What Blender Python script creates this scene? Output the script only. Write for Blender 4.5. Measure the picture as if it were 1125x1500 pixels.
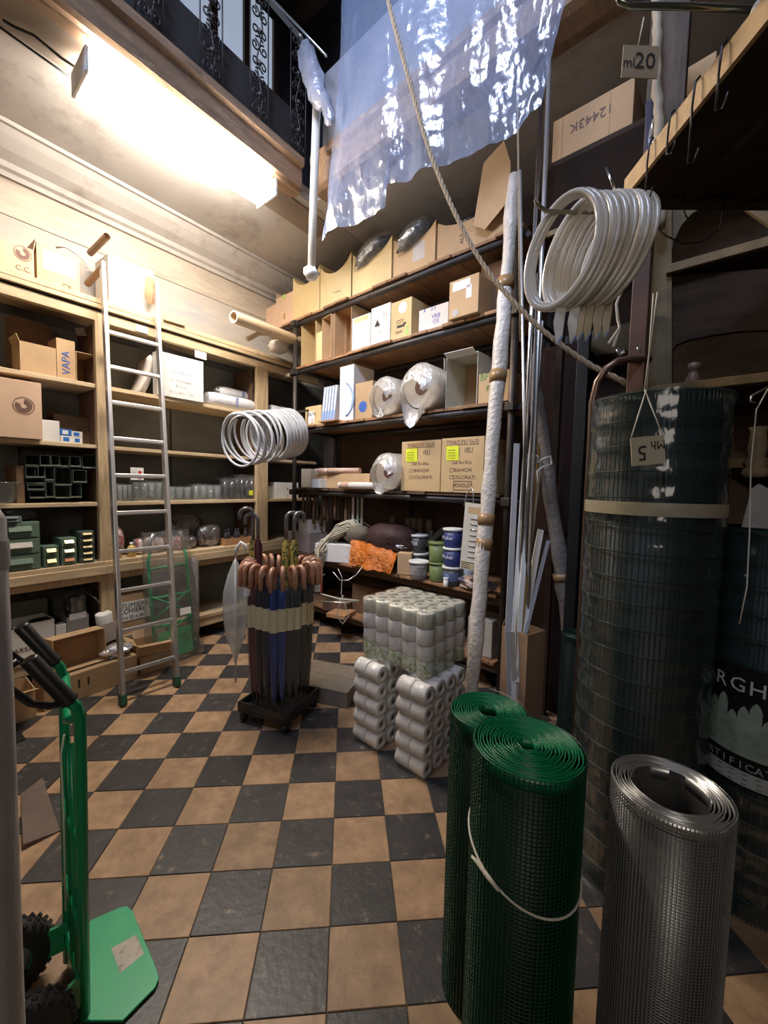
import bpy, math, random
from mathutils import Vector, Matrix
random.seed(7)
for o in list(bpy.data.objects): bpy.data.objects.remove(o)
SC = bpy.context.scene; COL = SC.collection; PI = math.pi
# ------------------------------------------------------------ camera
FPX = 606.25; PIT = -0.0663; ROL = 0.0219; CH = 1.63; AZ = math.radians(36)   # room axes: +Y along the left shelving
RS = math.radians(-6)                                                          # the pipe shelving stands 6 degrees off
def Rz(a): return Matrix.Rotation(a, 3, 'Z')
_f = Vector((0, math.cos(PIT), math.sin(PIT))); _r = Vector((1, 0, 0)); _u = _r.cross(_f)
_c, _s = math.cos(ROL), math.sin(ROL)
_r, _u = _c*_r+_s*_u, -_s*_r+_c*_u
RIGHT, UP, FWD = Rz(AZ)@_r, Rz(AZ)@_u, Rz(AZ)@_f
EYE = Vector((0, 0, CH))
cd = bpy.data.cameras.new('camera'); cam = bpy.data.objects.new('camera', cd); COL.objects.link(cam)
cd.sensor_fit = 'VERTICAL'; cd.sensor_height = 36; cd.sensor_width = 27; cd.lens = FPX/1500*36; cd.clip_start = 0.02
m3 = Matrix((RIGHT, UP, -FWD)).transposed()
cam.matrix_world = Matrix.Translation(EYE) @ m3.to_4x4()
SC.camera = cam
# ------------------------------------------------------------ world, lights, exposure
W = bpy.data.worlds.new('world'); SC.world = W; W.use_nodes = True
W.node_tree.nodes['Background'].inputs[0].default_value = (0.35, 0.5, 0.9, 1)
W.node_tree.nodes['Background'].inputs[1].default_value = 0.012
def area(name, loc, target, size, size_y, power, color):
    l = bpy.data.lights.new(name, 'AREA'); l.shape = 'RECTANGLE'; l.size = size; l.size_y = size_y; l.energy = power; l.color = color
    o = bpy.data.objects.new(name, l); COL.objects.link(o); o.location = loc
    o.rotation_euler = (Vector(target)-Vector(loc)).to_track_quat('-Z', 'Y').to_euler(); return o
sky = area('high_daylight_window', (-1.0, -1.0, 7.3), (-1.7, 2.4, 4.9), 1.8, 1.8, 120, (0.60, 0.72, 1.0)); sky.data.spread = math.radians(75)
area('shop_door_light', (0.9, -1.6, 2.6), (-1.2, 1.5, 0.6), 1.2, 1.2, 16, (1.0, 0.9, 0.8))
SC.view_settings.view_transform = 'Standard'; SC.view_settings.look = 'None'
SC.view_settings.gamma = 1; SC.view_settings.use_curve_mapping = False; SC.view_settings.exposure = 0.0
TUBE = 98.0
# ------------------------------------------------------------ measuring: points of real planes seen along a line of sight
def ray(px, py): return FWD + RIGHT*((px-562.5)/FPX) - UP*((py-750)/FPX)
def onz(px, py, z=0.0):
    d = ray(px, py); return EYE + d*((z-CH)/d.z)
def onx(px, py, x):
    d = ray(px, py); return EYE + d*(x/d.x)
def atd(px, py, dep): return EYE + ray(px, py)*dep
def toS(v): return Matrix.Rotation(-RS, 3, 'Z') @ Vector(v)
def SW(x, y=None, z=None):
    if y is None: x, y, z = x
    return Matrix.Rotation(RS, 3, 'Z') @ Vector((x, y, z))
def onS(px, py, y):
    d = toS(ray(px, py)); p = toS(EYE); return p + d*((y-p.y)/d.y)
def pix(p):
    v = Vector(p)-EYE; d = v.dot(FWD); return 562.5+FPX*v.dot(RIGHT)/d, 750-FPX*v.dot(UP)/d
def _bis(fn, lo, hi, px):
    for _ in range(40):
        m = (lo+hi)/2
        if fn(m) < px: lo = m
        else: hi = m
    return (lo+hi)/2
def ySh(px, z, x=-3.95): return _bis(lambda y: pix((x, y, z))[0], 0.0, 6.0, px)
def xSc(px, z, y=2.95): return _bis(lambda x: pix(SW(x, y, z))[0], -6.0, 1.2, px)
# ------------------------------------------------------------ materials
MATS = {}
def mat(name, col, rough=0.6, metal=0.0, var=0.12, scale=8.0, bump=0.0, bscale=60.0, alpha=1.0, spec=0.5, stretch=None, dirt=None, dscale=3.0, dlo=0.5, dhi=0.62, rnd=0.0, trans=0.0, emit=None, coat=0.0, world_tex=False):
    if name in MATS: return MATS[name]
    m = bpy.data.materials.new(name); m.use_nodes = True; nt = m.node_tree; N = nt.nodes; L = nt.links
    b = N['Principled BSDF']; b.inputs['Roughness'].default_value = rough; b.inputs['Metallic'].default_value = metal
    b.inputs['Specular IOR Level'].default_value = spec; b.inputs['Alpha'].default_value = alpha
    b.inputs['Transmission Weight'].default_value = trans; b.inputs['Coat Weight'].default_value = coat
    if emit:
        b.inputs['Emission Color'].default_value = (*emit[0], 1); b.inputs['Emission Strength'].default_value = emit[1]
    tc = N.new('ShaderNodeTexCoord'); mp = N.new('ShaderNodeMapping'); L.new(tc.outputs['Object'], mp.inputs[0])
    if stretch: mp.inputs['Scale'].default_value = stretch
    oi = N.new('ShaderNodeObjectInfo')
    cr = N.new('ShaderNodeCombineXYZ'); mu = N.new('ShaderNodeMath'); mu.operation = 'MULTIPLY'; mu.inputs[1].default_value = 37.0
    L.new(oi.outputs['Random'], mu.inputs[0]); L.new(mu.outputs[0], cr.inputs[0]); L.new(mu.outputs[0], cr.inputs[1])
    L.new(cr.outputs[0], mp.inputs['Location'])
    n = N.new('ShaderNodeTexNoise'); n.inputs['Scale'].default_value = scale; n.inputs['Detail'].default_value = 5; n.inputs['Roughness'].default_value = 0.65
    L.new(mp.outputs[0], n.inputs['Vector'])
    r = N.new('ShaderNodeValToRGB'); c = Vector(col)
    r.color_ramp.elements[0].position = 0.3; r.color_ramp.elements[1].position = 0.7
    r.color_ramp.elements[0].color = (*(c*(1-var)), 1); r.color_ramp.elements[1].color = (*[min(1, k) for k in c*(1+var)], 1)
    L.new(n.outputs['Fac'], r.inputs[0]); out = r.outputs[0]
    if dirt:
        n2 = N.new('ShaderNodeTexNoise'); n2.inputs['Scale'].default_value = dscale; n2.inputs['Detail'].default_value = 8; n2.inputs['Roughness'].default_value = 0.7
        L.new(mp.outputs[0], n2.inputs['Vector']); r2 = N.new('ShaderNodeValToRGB')
        r2.color_ramp.elements[0].position = dlo; r2.color_ramp.elements[1].position = dhi; L.new(n2.outputs['Fac'], r2.inputs[0])
        mx = N.new('ShaderNodeMix'); mx.data_type = 'RGBA'; L.new(r2.outputs[0], mx.inputs[0]); L.new(out, mx.inputs[6]); mx.inputs[7].default_value = (*dirt, 1); out = mx.outputs[2]
    if rnd:
        h = N.new('ShaderNodeHueSaturation'); ma = N.new('ShaderNodeMapRange'); ma.inputs[3].default_value = 1-rnd; ma.inputs[4].default_value = 1+rnd
        L.new(oi.outputs['Random'], ma.inputs[0]); L.new(ma.outputs[0], h.inputs['Value']); L.new(out, h.inputs['Color']); out = h.outputs[0]
    L.new(out, b.inputs['Base Color'])
    if bump:
        n3 = N.new('ShaderNodeTexNoise'); n3.inputs['Scale'].default_value = bscale; n3.inputs['Detail'].default_value = 3
        L.new(mp.outputs[0], n3.inputs['Vector']); bp = N.new('ShaderNodeBump'); bp.inputs['Strength'].default_value = bump; bp.inputs['Distance'].default_value = 0.01
        L.new(n3.outputs['Fac'], bp.inputs['Height']); L.new(bp.outputs[0], b.inputs['Normal'])
    MATS[name] = m; return m
WOOD = mat('pale_shelf_wood', (0.57, 0.43, 0.26), 0.6, scale=5, var=0.22, stretch=(6, 0.8, 6), bump=0.1, dirt=(0.25, 0.16, 0.08), dlo=0.62, dhi=0.8, rnd=0.08)
WOODV = mat('pale_upright_wood', (0.52, 0.38, 0.22), 0.6, scale=5, var=0.25, stretch=(6, 6, 0.7), bump=0.1, dirt=(0.2, 0.12, 0.05), dlo=0.58, dhi=0.8, rnd=0.08)
DWOOD = mat('dark_old_wood', (0.09, 0.05, 0.028), 0.65, scale=4, var=0.35, stretch=(1, 5, 5), bump=0.2, rnd=0.15)
PWOOD = mat('plank_wood', (0.30, 0.155, 0.075), 0.65, scale=4, var=0.3, stretch=(7, 1, 7), bump=0.15, rnd=0.22, dirt=(0.12, 0.06, 0.03), dlo=0.55, dhi=0.75)
CARD = mat('cardboard', (0.50, 0.33, 0.18), 0.8, var=0.08, scale=6, rnd=0.12, dirt=(0.36, 0.22, 0.12), dlo=0.6, dhi=0.8)
CARDIN = mat('cardboard_inside', (0.40, 0.245, 0.13), 0.85, var=0.1, scale=6, rnd=0.1)
CARDY = mat('cardboard_yellowish', (0.62, 0.47, 0.24), 0.8, var=0.08, scale=6, rnd=0.06, dirt=(0.5, 0.33, 0.16), dlo=0.6, dhi=0.8)
CARDW = mat('white_cardboard', (0.74, 0.72, 0.68), 0.7, var=0.05, scale=6, rnd=0.04, dirt=(0.6, 0.55, 0.48), dlo=0.62, dhi=0.8)
PAPER = mat('white_paper', (0.82, 0.81, 0.78), 0.7, var=0.04)
YELLOW = mat('yellow_note_paper', (0.80, 0.86, 0.04), 0.6, var=0.03)
INK = mat('black_ink', (0.03, 0.028, 0.03), 0.7, var=0.1)
INKBR = mat('brown_ink', (0.16, 0.08, 0.06), 0.7, var=0.1)
BLUEINK = mat('blue_ink', (0.04, 0.12, 0.42), 0.6, var=0.1)
REDINK = mat('red_ink', (0.6, 0.05, 0.04), 0.6, var=0.1)
TAPE = mat('brown_tape', (0.34, 0.2, 0.09), 0.35, var=0.1)
STEELD = mat('dark_steel_pipe', (0.07, 0.06, 0.055), 0.5, metal=0.5, var=0.3, bump=0.1, dirt=(0.16, 0.12, 0.09), dlo=0.55, dhi=0.75)
ALU = mat('aluminium', (0.70, 0.68, 0.66), 0.36, metal=0.85, var=0.08, stretch=(8, 8, 1))
CHROME = mat('chrome_steel', (0.7, 0.71, 0.74), 0.18, metal=1.0, var=0.05)
BLACKPL = mat('black_plastic', (0.018, 0.018, 0.018), 0.35, var=0.15)
WHITEPL = mat('white_plastic', (0.76, 0.75, 0.71), 0.4, var=0.04)
def film(name, tint, opac, gloss, rough=0.12, bs=18, bstr=1.0, scat=None):
    m = bpy.data.materials.new(name); m.use_nodes = True; nt = m.node_tree; N = nt.nodes; L = nt.links
    for n in list(N):
        if n.type != 'OUTPUT_MATERIAL': N.remove(n)
    out = [n for n in N if n.type == 'OUTPUT_MATERIAL'][0]
    tr = N.new('ShaderNodeBsdfTransparent'); gl = N.new('ShaderNodeBsdfGlossy'); df = N.new('ShaderNodeBsdfDiffuse')
    tl = N.new('ShaderNodeBsdfTranslucent'); gl.inputs['Roughness'].default_value = rough
    df.inputs[0].default_value = (*tint, 1); tl.inputs[0].default_value = (*tint, 1)
    tc = N.new('ShaderNodeTexCoord'); n1 = N.new('ShaderNodeTexNoise'); n1.inputs['Scale'].default_value = bs; n1.inputs['Detail'].default_value = 4
    mp = N.new('ShaderNodeMapping'); mp.inputs['Scale'].default_value = (1, 1, 0.45)
    L.new(tc.outputs['Object'], mp.inputs[0]); L.new(mp.outputs[0], n1.inputs['Vector'])
    bp = N.new('ShaderNodeBump'); bp.inputs['Strength'].default_value = bstr; bp.inputs['Distance'].default_value = 0.02
    L.new(n1.outputs['Fac'], bp.inputs['Height'])
    for s in (gl, df, tl): L.new(bp.outputs[0], s.inputs['Normal'])
    m0 = N.new('ShaderNodeMixShader'); m0.inputs[0].default_value = 0.35; L.new(df.outputs[0], m0.inputs[1]); L.new(tl.outputs[0], m0.inputs[2])
    m1 = N.new('ShaderNodeMixShader'); m1.inputs[0].default_value = opac; L.new(tr.outputs[0], m1.inputs[1]); L.new(m0.outputs[0], m1.inputs[2])
    fr = N.new('ShaderNodeLayerWeight'); fr.inputs[0].default_value = 0.35; L.new(bp.outputs[0], fr.inputs['Normal'])
    mr = N.new('ShaderNodeMapRange'); mr.inputs[3].default_value = gloss*0.5; mr.inputs[4].default_value = min(1, gloss*3); L.new(fr.outputs['Facing'], mr.inputs[0])
    m2 = N.new('ShaderNodeMixShader'); L.new(mr.outputs[0], m2.inputs[0]); L.new(m1.outputs[0], m2.inputs[1]); L.new(gl.outputs[0], m2.inputs[2])
    L.new(m2.outputs[0], out.inputs[0]); return m
CLEAR = film('clear_film', (0.75, 0.78, 0.78), 0.10, 0.20, 0.12, 26, 1.0)
GLASS = mat("clear_glass", (0.45, 0.5, 0.5), 0.05, var=0.02, alpha=0.2, spec=1.0)
GREEN = mat('green_enamel', (0.0, 0.27, 0.10), 0.35, var=0.08, coat=0.3, dirt=(0.0, 0.17, 0.07), dlo=0.55, dhi=0.75)
ROPE = mat('rope_fibre', (0.36, 0.27, 0.18), 0.9, var=0.25, scale=90, bump=0.5, bscale=200)
STRING = mat('white_string', (0.72, 0.67, 0.56), 0.8, var=0.1)
# ------------------------------------------------------------ mesh builder
class MB:
    def __init__(s, M=None): s.v = []; s.f = []; s.sm = []; s.M = M
    def add(s, vs, fs, smooth=False):
        b = len(s.v)
        for p in vs:
            p = Vector(p); s.v.append(s.M @ p if s.M else p)
        for f in fs: s.f.append(tuple(b+i for i in f)); s.sm.append(smooth)
        return s
    def box(s, x0, x1, y0, y1, z0, z1):
        return s.add([(x, y, z) for x in (x0, x1) for y in (y0, y1) for z in (z0, z1)],
                     [(0,1,3,2), (4,6,7,5), (0,4,5,1), (2,3,7,6), (0,2,6,4), (1,5,7,3)])
    def obox(s, c, size, rot=(0, 0, 0)):
        R = Matrix.Rotation(rot[2], 3, 'Z') @ Matrix.Rotation(rot[1], 3, 'Y') @ Matrix.Rotation(rot[0], 3, 'X'); c = Vector(c)
        a, b, d = [k/2 for k in size]
        return s.add([c + R@Vector((x, y, z)) for x in (-a, a) for y in (-b, b) for z in (-d, d)],
                     [(0,1,3,2), (4,6,7,5), (0,4,5,1), (2,3,7,6), (0,2,6,4), (1,5,7,3)])
    def bar(s, p0, p1, w, h, up=(0, 0, 1)):
        p0, p1 = Vector(p0), Vector(p1); d = (p1-p0).normalized(); a = d.cross(Vector(up))
        if a.length < 1e-4: a = d.cross(Vector((0, 1, 0)))
        a.normalize(); u = a.cross(d); vs = []
        for p in (p0, p1):
            for i, j in ((-1,-1), (1,-1), (1,1), (-1,1)): vs.append(p + a*(i*w/2) + u*(j*h/2))
        return s.add(vs, [(3,2,1,0), (4,5,6,7), (0,1,5,4), (1,2,6,5), (2,3,7,6), (3,0,4,7)])
    def tube(s, pts, r, seg=8, closed=False, cap=True):
        pts = [Vector(p) for p in pts]; n = len(pts); rs = r if isinstance(r, (list, tuple)) else [r]*n
        vs = []; prev = None
        for i, p in enumerate(pts):
            if closed: t = pts[(i+1) % n]-pts[i-1]
            else: t = pts[min(i+1, n-1)]-pts[max(i-1, 0)]
            t = t.normalized() if t.length > 1e-9 else Vector((0, 0, 1))
            if prev is None:
                a = t.cross(Vector((0, 0, 1)))
                if a.length < 1e-3: a = t.cross(Vector((1, 0, 0)))
            else: a = prev - t*prev.dot(t)
            a.normalize(); prev = a; b = t.cross(a)
            for k in range(seg):
                an = 2*PI*k/seg; vs.append(p + (a*math.cos(an)+b*math.sin(an))*rs[i])
        fs = []
        for i in range(n if closed else n-1):
            j = (i+1) % n
            for k in range(seg): l = (k+1) % seg; fs.append((i*seg+k, i*seg+l, j*seg+l, j*seg+k))
        s.add(vs, fs, True)
        if cap and not closed:
            b = len(s.v)-len(vs)
            s.f.append(tuple(b+k for k in reversed(range(seg)))); s.sm.append(False)
            s.f.append(tuple(b+(n-1)*seg+k for k in range(seg))); s.sm.append(False)
        return s
    def lathe(s, prof, c=(0, 0, 0), seg=16, R=None, sx=1, sy=1, smooth=True):
        c = Vector(c); vs = []
        for r, z in prof:
            for k in range(seg):
                a = 2*PI*k/seg; p = Vector((r*math.cos(a)*sx, r*math.sin(a)*sy, z)); vs.append(c + (R@p if R else p))
        fs = []
        for i in range(len(prof)-1):
            for k in range(seg): l = (k+1) % seg; fs.append((i*seg+k, i*seg+l, (i+1)*seg+l, (i+1)*seg+k))
        return s.add(vs, fs, smooth)
    def grid(s, fn, nu, nv, smooth=True):
        vs = [fn(i/nu, j/nv) for i in range(nu+1) for j in range(nv+1)]
        return s.add(vs, [(i*(nv+1)+j, (i+1)*(nv+1)+j, (i+1)*(nv+1)+j+1, i*(nv+1)+j+1) for i in range(nu) for j in range(nv)], smooth)
    def prism(s, poly, a0, a1, f):
        n = len(poly); vs = [f(u, v, a0) for u, v in poly]+[f(u, v, a1) for u, v in poly]
        return s.add(vs, [tuple(reversed(range(n))), tuple(range(n, 2*n))]+[(i, (i+1) % n, n+(i+1) % n, n+i) for i in range(n)])
    def sphere(s, c, r, nu=10, nv=7, sc=(1, 1, 1), jit=0):
        c = Vector(c)
        def fn(u, v):
            a = 2*PI*u; b = PI*v; k = r*(1+random.uniform(-jit, jit) if 0 < u < 1 and 0 < v < 1 else 1)
            return c+Vector((k*math.sin(b)*math.cos(a)*sc[0], k*math.sin(b)*math.sin(a)*sc[1], k*math.cos(b)*sc[2]))
        return s.grid(fn, nu, nv)
    def mesh(s, name, m):
        me = bpy.data.meshes.new(name); me.from_pydata([tuple(p) for p in s.v], [], s.f)
        me.polygons.foreach_set('use_smooth', s.sm); me.materials.append(m); me.update(); return me
    def build(s, name, m, parent=None, loc=None, rz=0, bevel=0, solid=0):
        o = bpy.data.objects.new(name, s.mesh(name, m)); COL.objects.link(o)
        if parent: o.parent = parent
        if loc is not None: o.location = loc; o.rotation_euler = (0, 0, rz)
        if solid:
            d = o.modifiers.new('thick', 'SOLIDIFY'); d.thickness = solid
        if bevel:
            d = o.modifiers.new('bevel', 'BEVEL'); d.width = bevel; d.segments = 2; d.limit_method = 'ANGLE'
        return o
def tag(o, label=None, cat=None, group=None, kind=None):
    if label: o['label'] = label
    if cat: o['category'] = cat
    if group: o['group'] = group
    if kind: o['kind'] = kind
    return o
def thing(name, label, cat, loc=(0, 0, 0), rz=0, group=None, tilt=None):
    o = bpy.data.objects.new(name, None); COL.objects.link(o); o.empty_display_size = 0.05
    o.location = loc; o.rotation_euler = (0, 0, rz) if tilt is None else (tilt[0], tilt[1], rz); return tag(o, label, cat, group)
def struct(o): return tag(o, kind='structure')
def copy_tree(o, parent=None):
    c = o.copy(); COL.objects.link(c); c.parent = parent
    for ch in list(o.children):
        copy_tree(ch, c)
    return c
def lettering(parent, text, loc, rot, size, m, name='lettering', sx=1.0, thick=0.0004):
    """flat print: real letters a fraction of a millimetre proud of the surface"""
    cu = bpy.data.curves.new(name, 'FONT'); cu.body = text; cu.size = size; cu.align_x = 'CENTER'; cu.align_y = 'CENTER'; cu.extrude = thick; cu.resolution_u = 2
    t = bpy.data.objects.new(name, cu); me = bpy.data.meshes.new_from_object(t); bpy.data.objects.remove(t)
    me.materials.clear(); me.materials.append(m)
    o = bpy.data.objects.new(name, me); COL.objects.link(o); o.parent = parent; o.location = loc; o.rotation_euler = rot; o.scale = (sx, 1, 1); return o
LFACE = (PI/2, 0, PI/2)      # print that faces +X (left shelving)
SFACE = (PI/2, 0, 0)         # print that faces -Y (pipe shelving)
# ============================================================ THE SETTING
# floor: tiles laid diagonally, each one a piece
TY = AZ + 0.0910; TC = (0.1452*0.25, -4.7214*0.25)
BED = mat('floor_mortar', (0.12, 0.09, 0.065), 0.9, var=0.3, bump=0.2)
TAN = mat('tan_cement_tile', (0.36, 0.225, 0.125), 0.5, var=0.28, scale=9, rnd=0.16, bump=0.12, bscale=30, dirt=(0.22, 0.13, 0.068), dscale=10, dlo=0.48, dhi=0.72)
GREY = mat('dark_cement_tile', (0.045, 0.041, 0.041), 0.42, var=0.3, scale=9, rnd=0.2, bump=0.15, bscale=40, dirt=(0.22, 0.165, 0.12), dscale=18, dlo=0.58, dhi=0.68)
floor = struct(MB().box(-4.6, 3.2, -2.6, 5.2, -0.12, -0.004).build('floor', BED))
def tile_world(i, j): return Rz(TY) @ Vector((i*0.25-TC[0], j*0.25-TC[1], 0))
def tile_mesh(seed, m):
    random.seed(seed); a = 0.1238; b = a-0.0015; k = [random.uniform(0, 0.003) for _ in range(8)]
    vs = []
    for (x, y), q in zip(((-1,-1), (1,-1), (1,1), (-1,1)), k): vs.append((x*(a-q*0.4), y*(a-q*0.4), -0.012))
    for (x, y), q in zip(((-1,-1), (1,-1), (1,1), (-1,1)), k): vs.append((x*(a-q*0.4), y*(a-q*0.4), -0.0015))
    for (x, y), q in zip(((-1,-1), (1,-1), (1,1), (-1,1)), k): vs.append((x*(b-q*0.4), y*(b-q*0.4), 0))
    fs = [(8,9,10,11)]
    for t in (0, 4): fs += [(t+i, t+(i+1) % 4, t+4+(i+1) % 4, t+4+i) for i in range(4)]
    return MB().add(vs, fs).mesh('tile', m)
TM = {(c, s): tile_mesh(11*c+s, (TAN, GREY)[c]) for c in (0, 1) for s in range(3)}
cand = []
for i in range(-26, 16):
    for j in range(-4, 26):
        p = tile_world(i+0.5, j+0.5)
        if p.x < -4.25 or toS(p).y > 3.5 or p.x > 2.6: continue
        dep = (p-EYE).dot(FWD)
        if dep < 0.35: continue
        u, v = pix(p); size = 150/dep
        if -size < u < 1125+size and v < 1500+150/dep: cand.append((dep, i, j, p))
cand.sort(key=lambda t: t[0])
rest = MB(), MB()
for n, (dep, i, j, p) in enumerate(cand):
    c = (i+j) % 2; random.seed(i*100+j)
    if n < 300:
        o = bpy.data.objects.new('tile', TM[(c, random.randrange(3))]); COL.objects.link(o); o.parent = floor
        o.location = (p.x, p.y, random.uniform(-0.0012, 0.0008)); o.rotation_euler = (0, 0, TY+random.randrange(4)*PI/2)
    else:
        rest[c].M = Matrix.Translation(p) @ Matrix.Rotation(TY, 4, 'Z'); rest[c].box(-0.1235, 0.1235, -0.1235, 0.1235, -0.012, 0)
for c, mm in ((0, TAN), (1, GREY)):
    if rest[c].v: tag(rest[c].build('far_tiles', mm, floor), kind='stuff')
random.seed(3)
# walls
PLASTER = mat('grey_green_plaster', (0.135, 0.14, 0.13), 0.9, var=0.3, scale=2.5, bump=0.25, dirt=(0.07, 0.07, 0.065), dscale=1.6, dlo=0.45, dhi=0.7)
CREAM = mat('dirty_cream_paint', (0.40, 0.365, 0.32), 0.8, var=0.12, scale=2, bump=0.1, stretch=(1, 0.5, 2), dirt=(0.30, 0.315, 0.35), dscale=1.5, dlo=0.5, dhi=0.62)
SOFF = mat('grey_white_soffit_paint', (0.38, 0.355, 0.33), 0.8, var=0.1, scale=2, dirt=(0.21, 0.18, 0.15), dscale=2.5, dlo=0.52, dhi=0.75)
BROWNB = mat('worn_brown_beam_paint', (0.27, 0.17, 0.105), 0.6, var=0.35, scale=5, stretch=(3, 0.7, 3), bump=0.3, dirt=(0.50, 0.36, 0.2), dscale=6, dlo=0.56, dhi=0.7)
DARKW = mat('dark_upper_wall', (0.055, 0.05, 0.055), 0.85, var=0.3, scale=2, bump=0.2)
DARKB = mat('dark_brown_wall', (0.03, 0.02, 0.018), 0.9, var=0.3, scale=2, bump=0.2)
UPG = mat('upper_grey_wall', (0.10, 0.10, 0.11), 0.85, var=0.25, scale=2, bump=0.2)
wl = struct(MB().box(-4.6, -4.4, -2.6, 5.2, -0.1, 3.0).build('wall_left', PLASTER))
up = struct(MB().box(-4.6, -4.4, -2.6, 5.2, 3.0, 4.2).build('wall_left_upper', CREAM))
prof = [(-4.4, 3.93), (-4.36, 3.93), (-4.36, 3.97), (-4.33, 3.985), (-4.33, 4.03), (-4.25, 4.07), (-4.17, 4.13), (-4.13, 4.17), (-4.10, 4.17), (-4.10, 4.205), (-4.4, 4.205)]
struct(MB().prism(prof, -2.6, 5.0, lambda u, v, a: (u, a, v)).build('trim_1', SOFF))
struct(MB().box(-4.4, -4.39, -2.6, 5.0, 3.66, 3.93).build('trim_2', mat('cream_frieze_board', (0.42, 0.36, 0.29), 0.7, var=0.15, stretch=(1, 0.4, 3), dirt=(0.22, 0.18, 0.14), dlo=0.55, dhi=0.75)))
struct(MB().box(-4.4, -2.95, -2.6, 5.0, 4.2, 4.32).build('ceiling_under_gallery', SOFF))
beam = [(-3.02, 4.2), (-3.02, 4.18), (-2.99, 4.175), (-2.98, 4.165), (-2.93, 4.16), (-2.92, 4.17), (-2.89, 4.175), (-2.87, 4.20), (-2.87, 4.36), (-2.84, 4.38), (-2.84, 4.44), (-2.95, 4.44), (-2.95, 4.2)]
struct(MB().box(-3.30, -3.02, -2.6, 3.2, 4.185, 4.2).build('trim_5', mat('brownish_soffit_paint', (0.22, 0.18, 0.145), 0.8, var=0.15, scale=2, dirt=(0.26, 0.18, 0.12), dlo=0.52, dhi=0.75)))
gal = struct(MB().prism(beam, -2.6, 2.62, lambda u, v, a: (u, a, v)).build('trim_3', BROWNB))
# far gallery over the pipe shelving (stands on the turned axes)
def Sb(mb, name, m, parent=None): return struct(mb.build(name, m, parent, loc=(0, 0, 0), rz=RS))
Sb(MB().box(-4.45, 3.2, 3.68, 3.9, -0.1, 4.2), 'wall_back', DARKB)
Sb(MB().box(-4.9, 3.2, 2.5, 3.9, 4.204, 4.34), 'ceiling_under_far_gallery', mat('far_soffit_paint', (0.5, 0.47, 0.43), 0.8, var=0.1, scale=2, dirt=(0.4, 0.36, 0.32), dscale=2.5))
fb = [(2.36, 4.36), (2.36, 4.18), (2.40, 4.16), (2.52, 4.16), (2.56, 4.17), (2.60, 4.18), (2.60, 4.2), (2.5, 4.2), (2.5, 4.44), (2.33, 4.44), (2.33, 4.38)]
Sb(MB().prism(fb, -3.05, 3.2, lambda u, v, a: (a, u, v)), 'trim_4', BROWNB)
Sb(MB().box(-3.05, 3.2, 2.47, 2.52, 4.44, 5.2), 'wall_far_gallery_panel', mat('grey_blue_panel', (0.22, 0.22, 0.25), 0.8, var=0.2, scale=2))
# upper storey
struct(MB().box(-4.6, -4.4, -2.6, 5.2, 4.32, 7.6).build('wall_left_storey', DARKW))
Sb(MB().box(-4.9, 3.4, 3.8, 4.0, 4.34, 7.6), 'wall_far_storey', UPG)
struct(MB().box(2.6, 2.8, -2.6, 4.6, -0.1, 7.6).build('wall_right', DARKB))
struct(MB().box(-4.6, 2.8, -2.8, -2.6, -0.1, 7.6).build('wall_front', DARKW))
cl = struct(MB().box(-4.7, 2.9, -2.8, 5.2, 7.6, 7.8).build('ceiling', DARKW))
for k in range(13):
    MB().box(-4.5, 2.6, -2.3+0.55*k, -2.16+0.55*k, 7.42, 7.6).build('joist', DWOOD, cl)
# ============================================================ LEFT SHELVING
XF = -3.95
unit = thing('wall_shelving', 'long pale wooden shelving along the left wall with a thick workbench board', 'shelving', (-4.17, 2.3, 0))
def U(mb, name, m, parent=unit, bevel=0.003): mb.M = Matrix.Translation((4.17, -2.3, 0)); return mb
def ub(name, m, x0, x1, y0, y1, z0, z1, parent=unit, bevel=0.004):
    o = MB().box(x0+4.17, x1+4.17, y0-2.3, y1-2.3, z0, z1).build(name, m, unit, bevel=bevel); return o
Y0, Y1 = -1.2, 3.9
P1 = (ySh(143, 1.6), ySh(164, 1.6)); P2 = (ySh(375, 1.6), ySh(391, 1.6)); P0 = (-0.75, -0.65)
segs = [(Y0, P1[0]+0.02), (P1[0]+0.02, P2[0]+0.02), (P2[0]+0.02, Y1)]
for z, t in ((2.40, 0.035), (1.905, 0.032), (1.43, 0.032)):
    for a, b in segs: ub('shelf_board', WOOD, -4.38, XF, a, b, z-t, z)
for a, b in segs:
    ub('bench_board', WOOD, -4.38, -3.90, a, b, 0.90, 0.935)
    ub('bench_front', WOOD, -3.93, -3.885, a, b, 0.83, 0.90)
    ub('bench_rail', WOODV, -4.0, -3.94, a, b, 0.765, 0.83)
    ub('base_board', WOOD, -4.38, -3.93, a, b, 0.215, 0.25)
    ub('base_front', WOOD, -3.97, -3.94, a, b, 0.13, 0.215)
    ub('header_board', WOOD, -3.99, -3.94, a, b, 2.905, 2.985)
    ub('top_board', WOOD, -4.38, -3.92, a, b, 3.04, 3.08)
    ub('top_slat', WOOD, -3.96, -3.915, a, b, 3.0, 3.035)
ub('ledge', WOOD, -4.385, -3.99, Y0, Y1, 2.975, 3.0)
for a, b in (P0, P1, P2):
    ub('upright', WOODV, XF-0.03, XF+0.02, a, b, 0, 2.905)
    ub('upright_edge', WOODV, XF-0.10, XF-0.03, b-0.035, b, 0, 2.9)
    ub('side_panel', mat('brown_side_panel', (0.16, 0.09, 0.055), 0.7, var=0.3, stretch=(4, 4, 1)), -4.38, XF-0.1, a+0.02, a+0.045, 0.25, 2.9)
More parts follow.
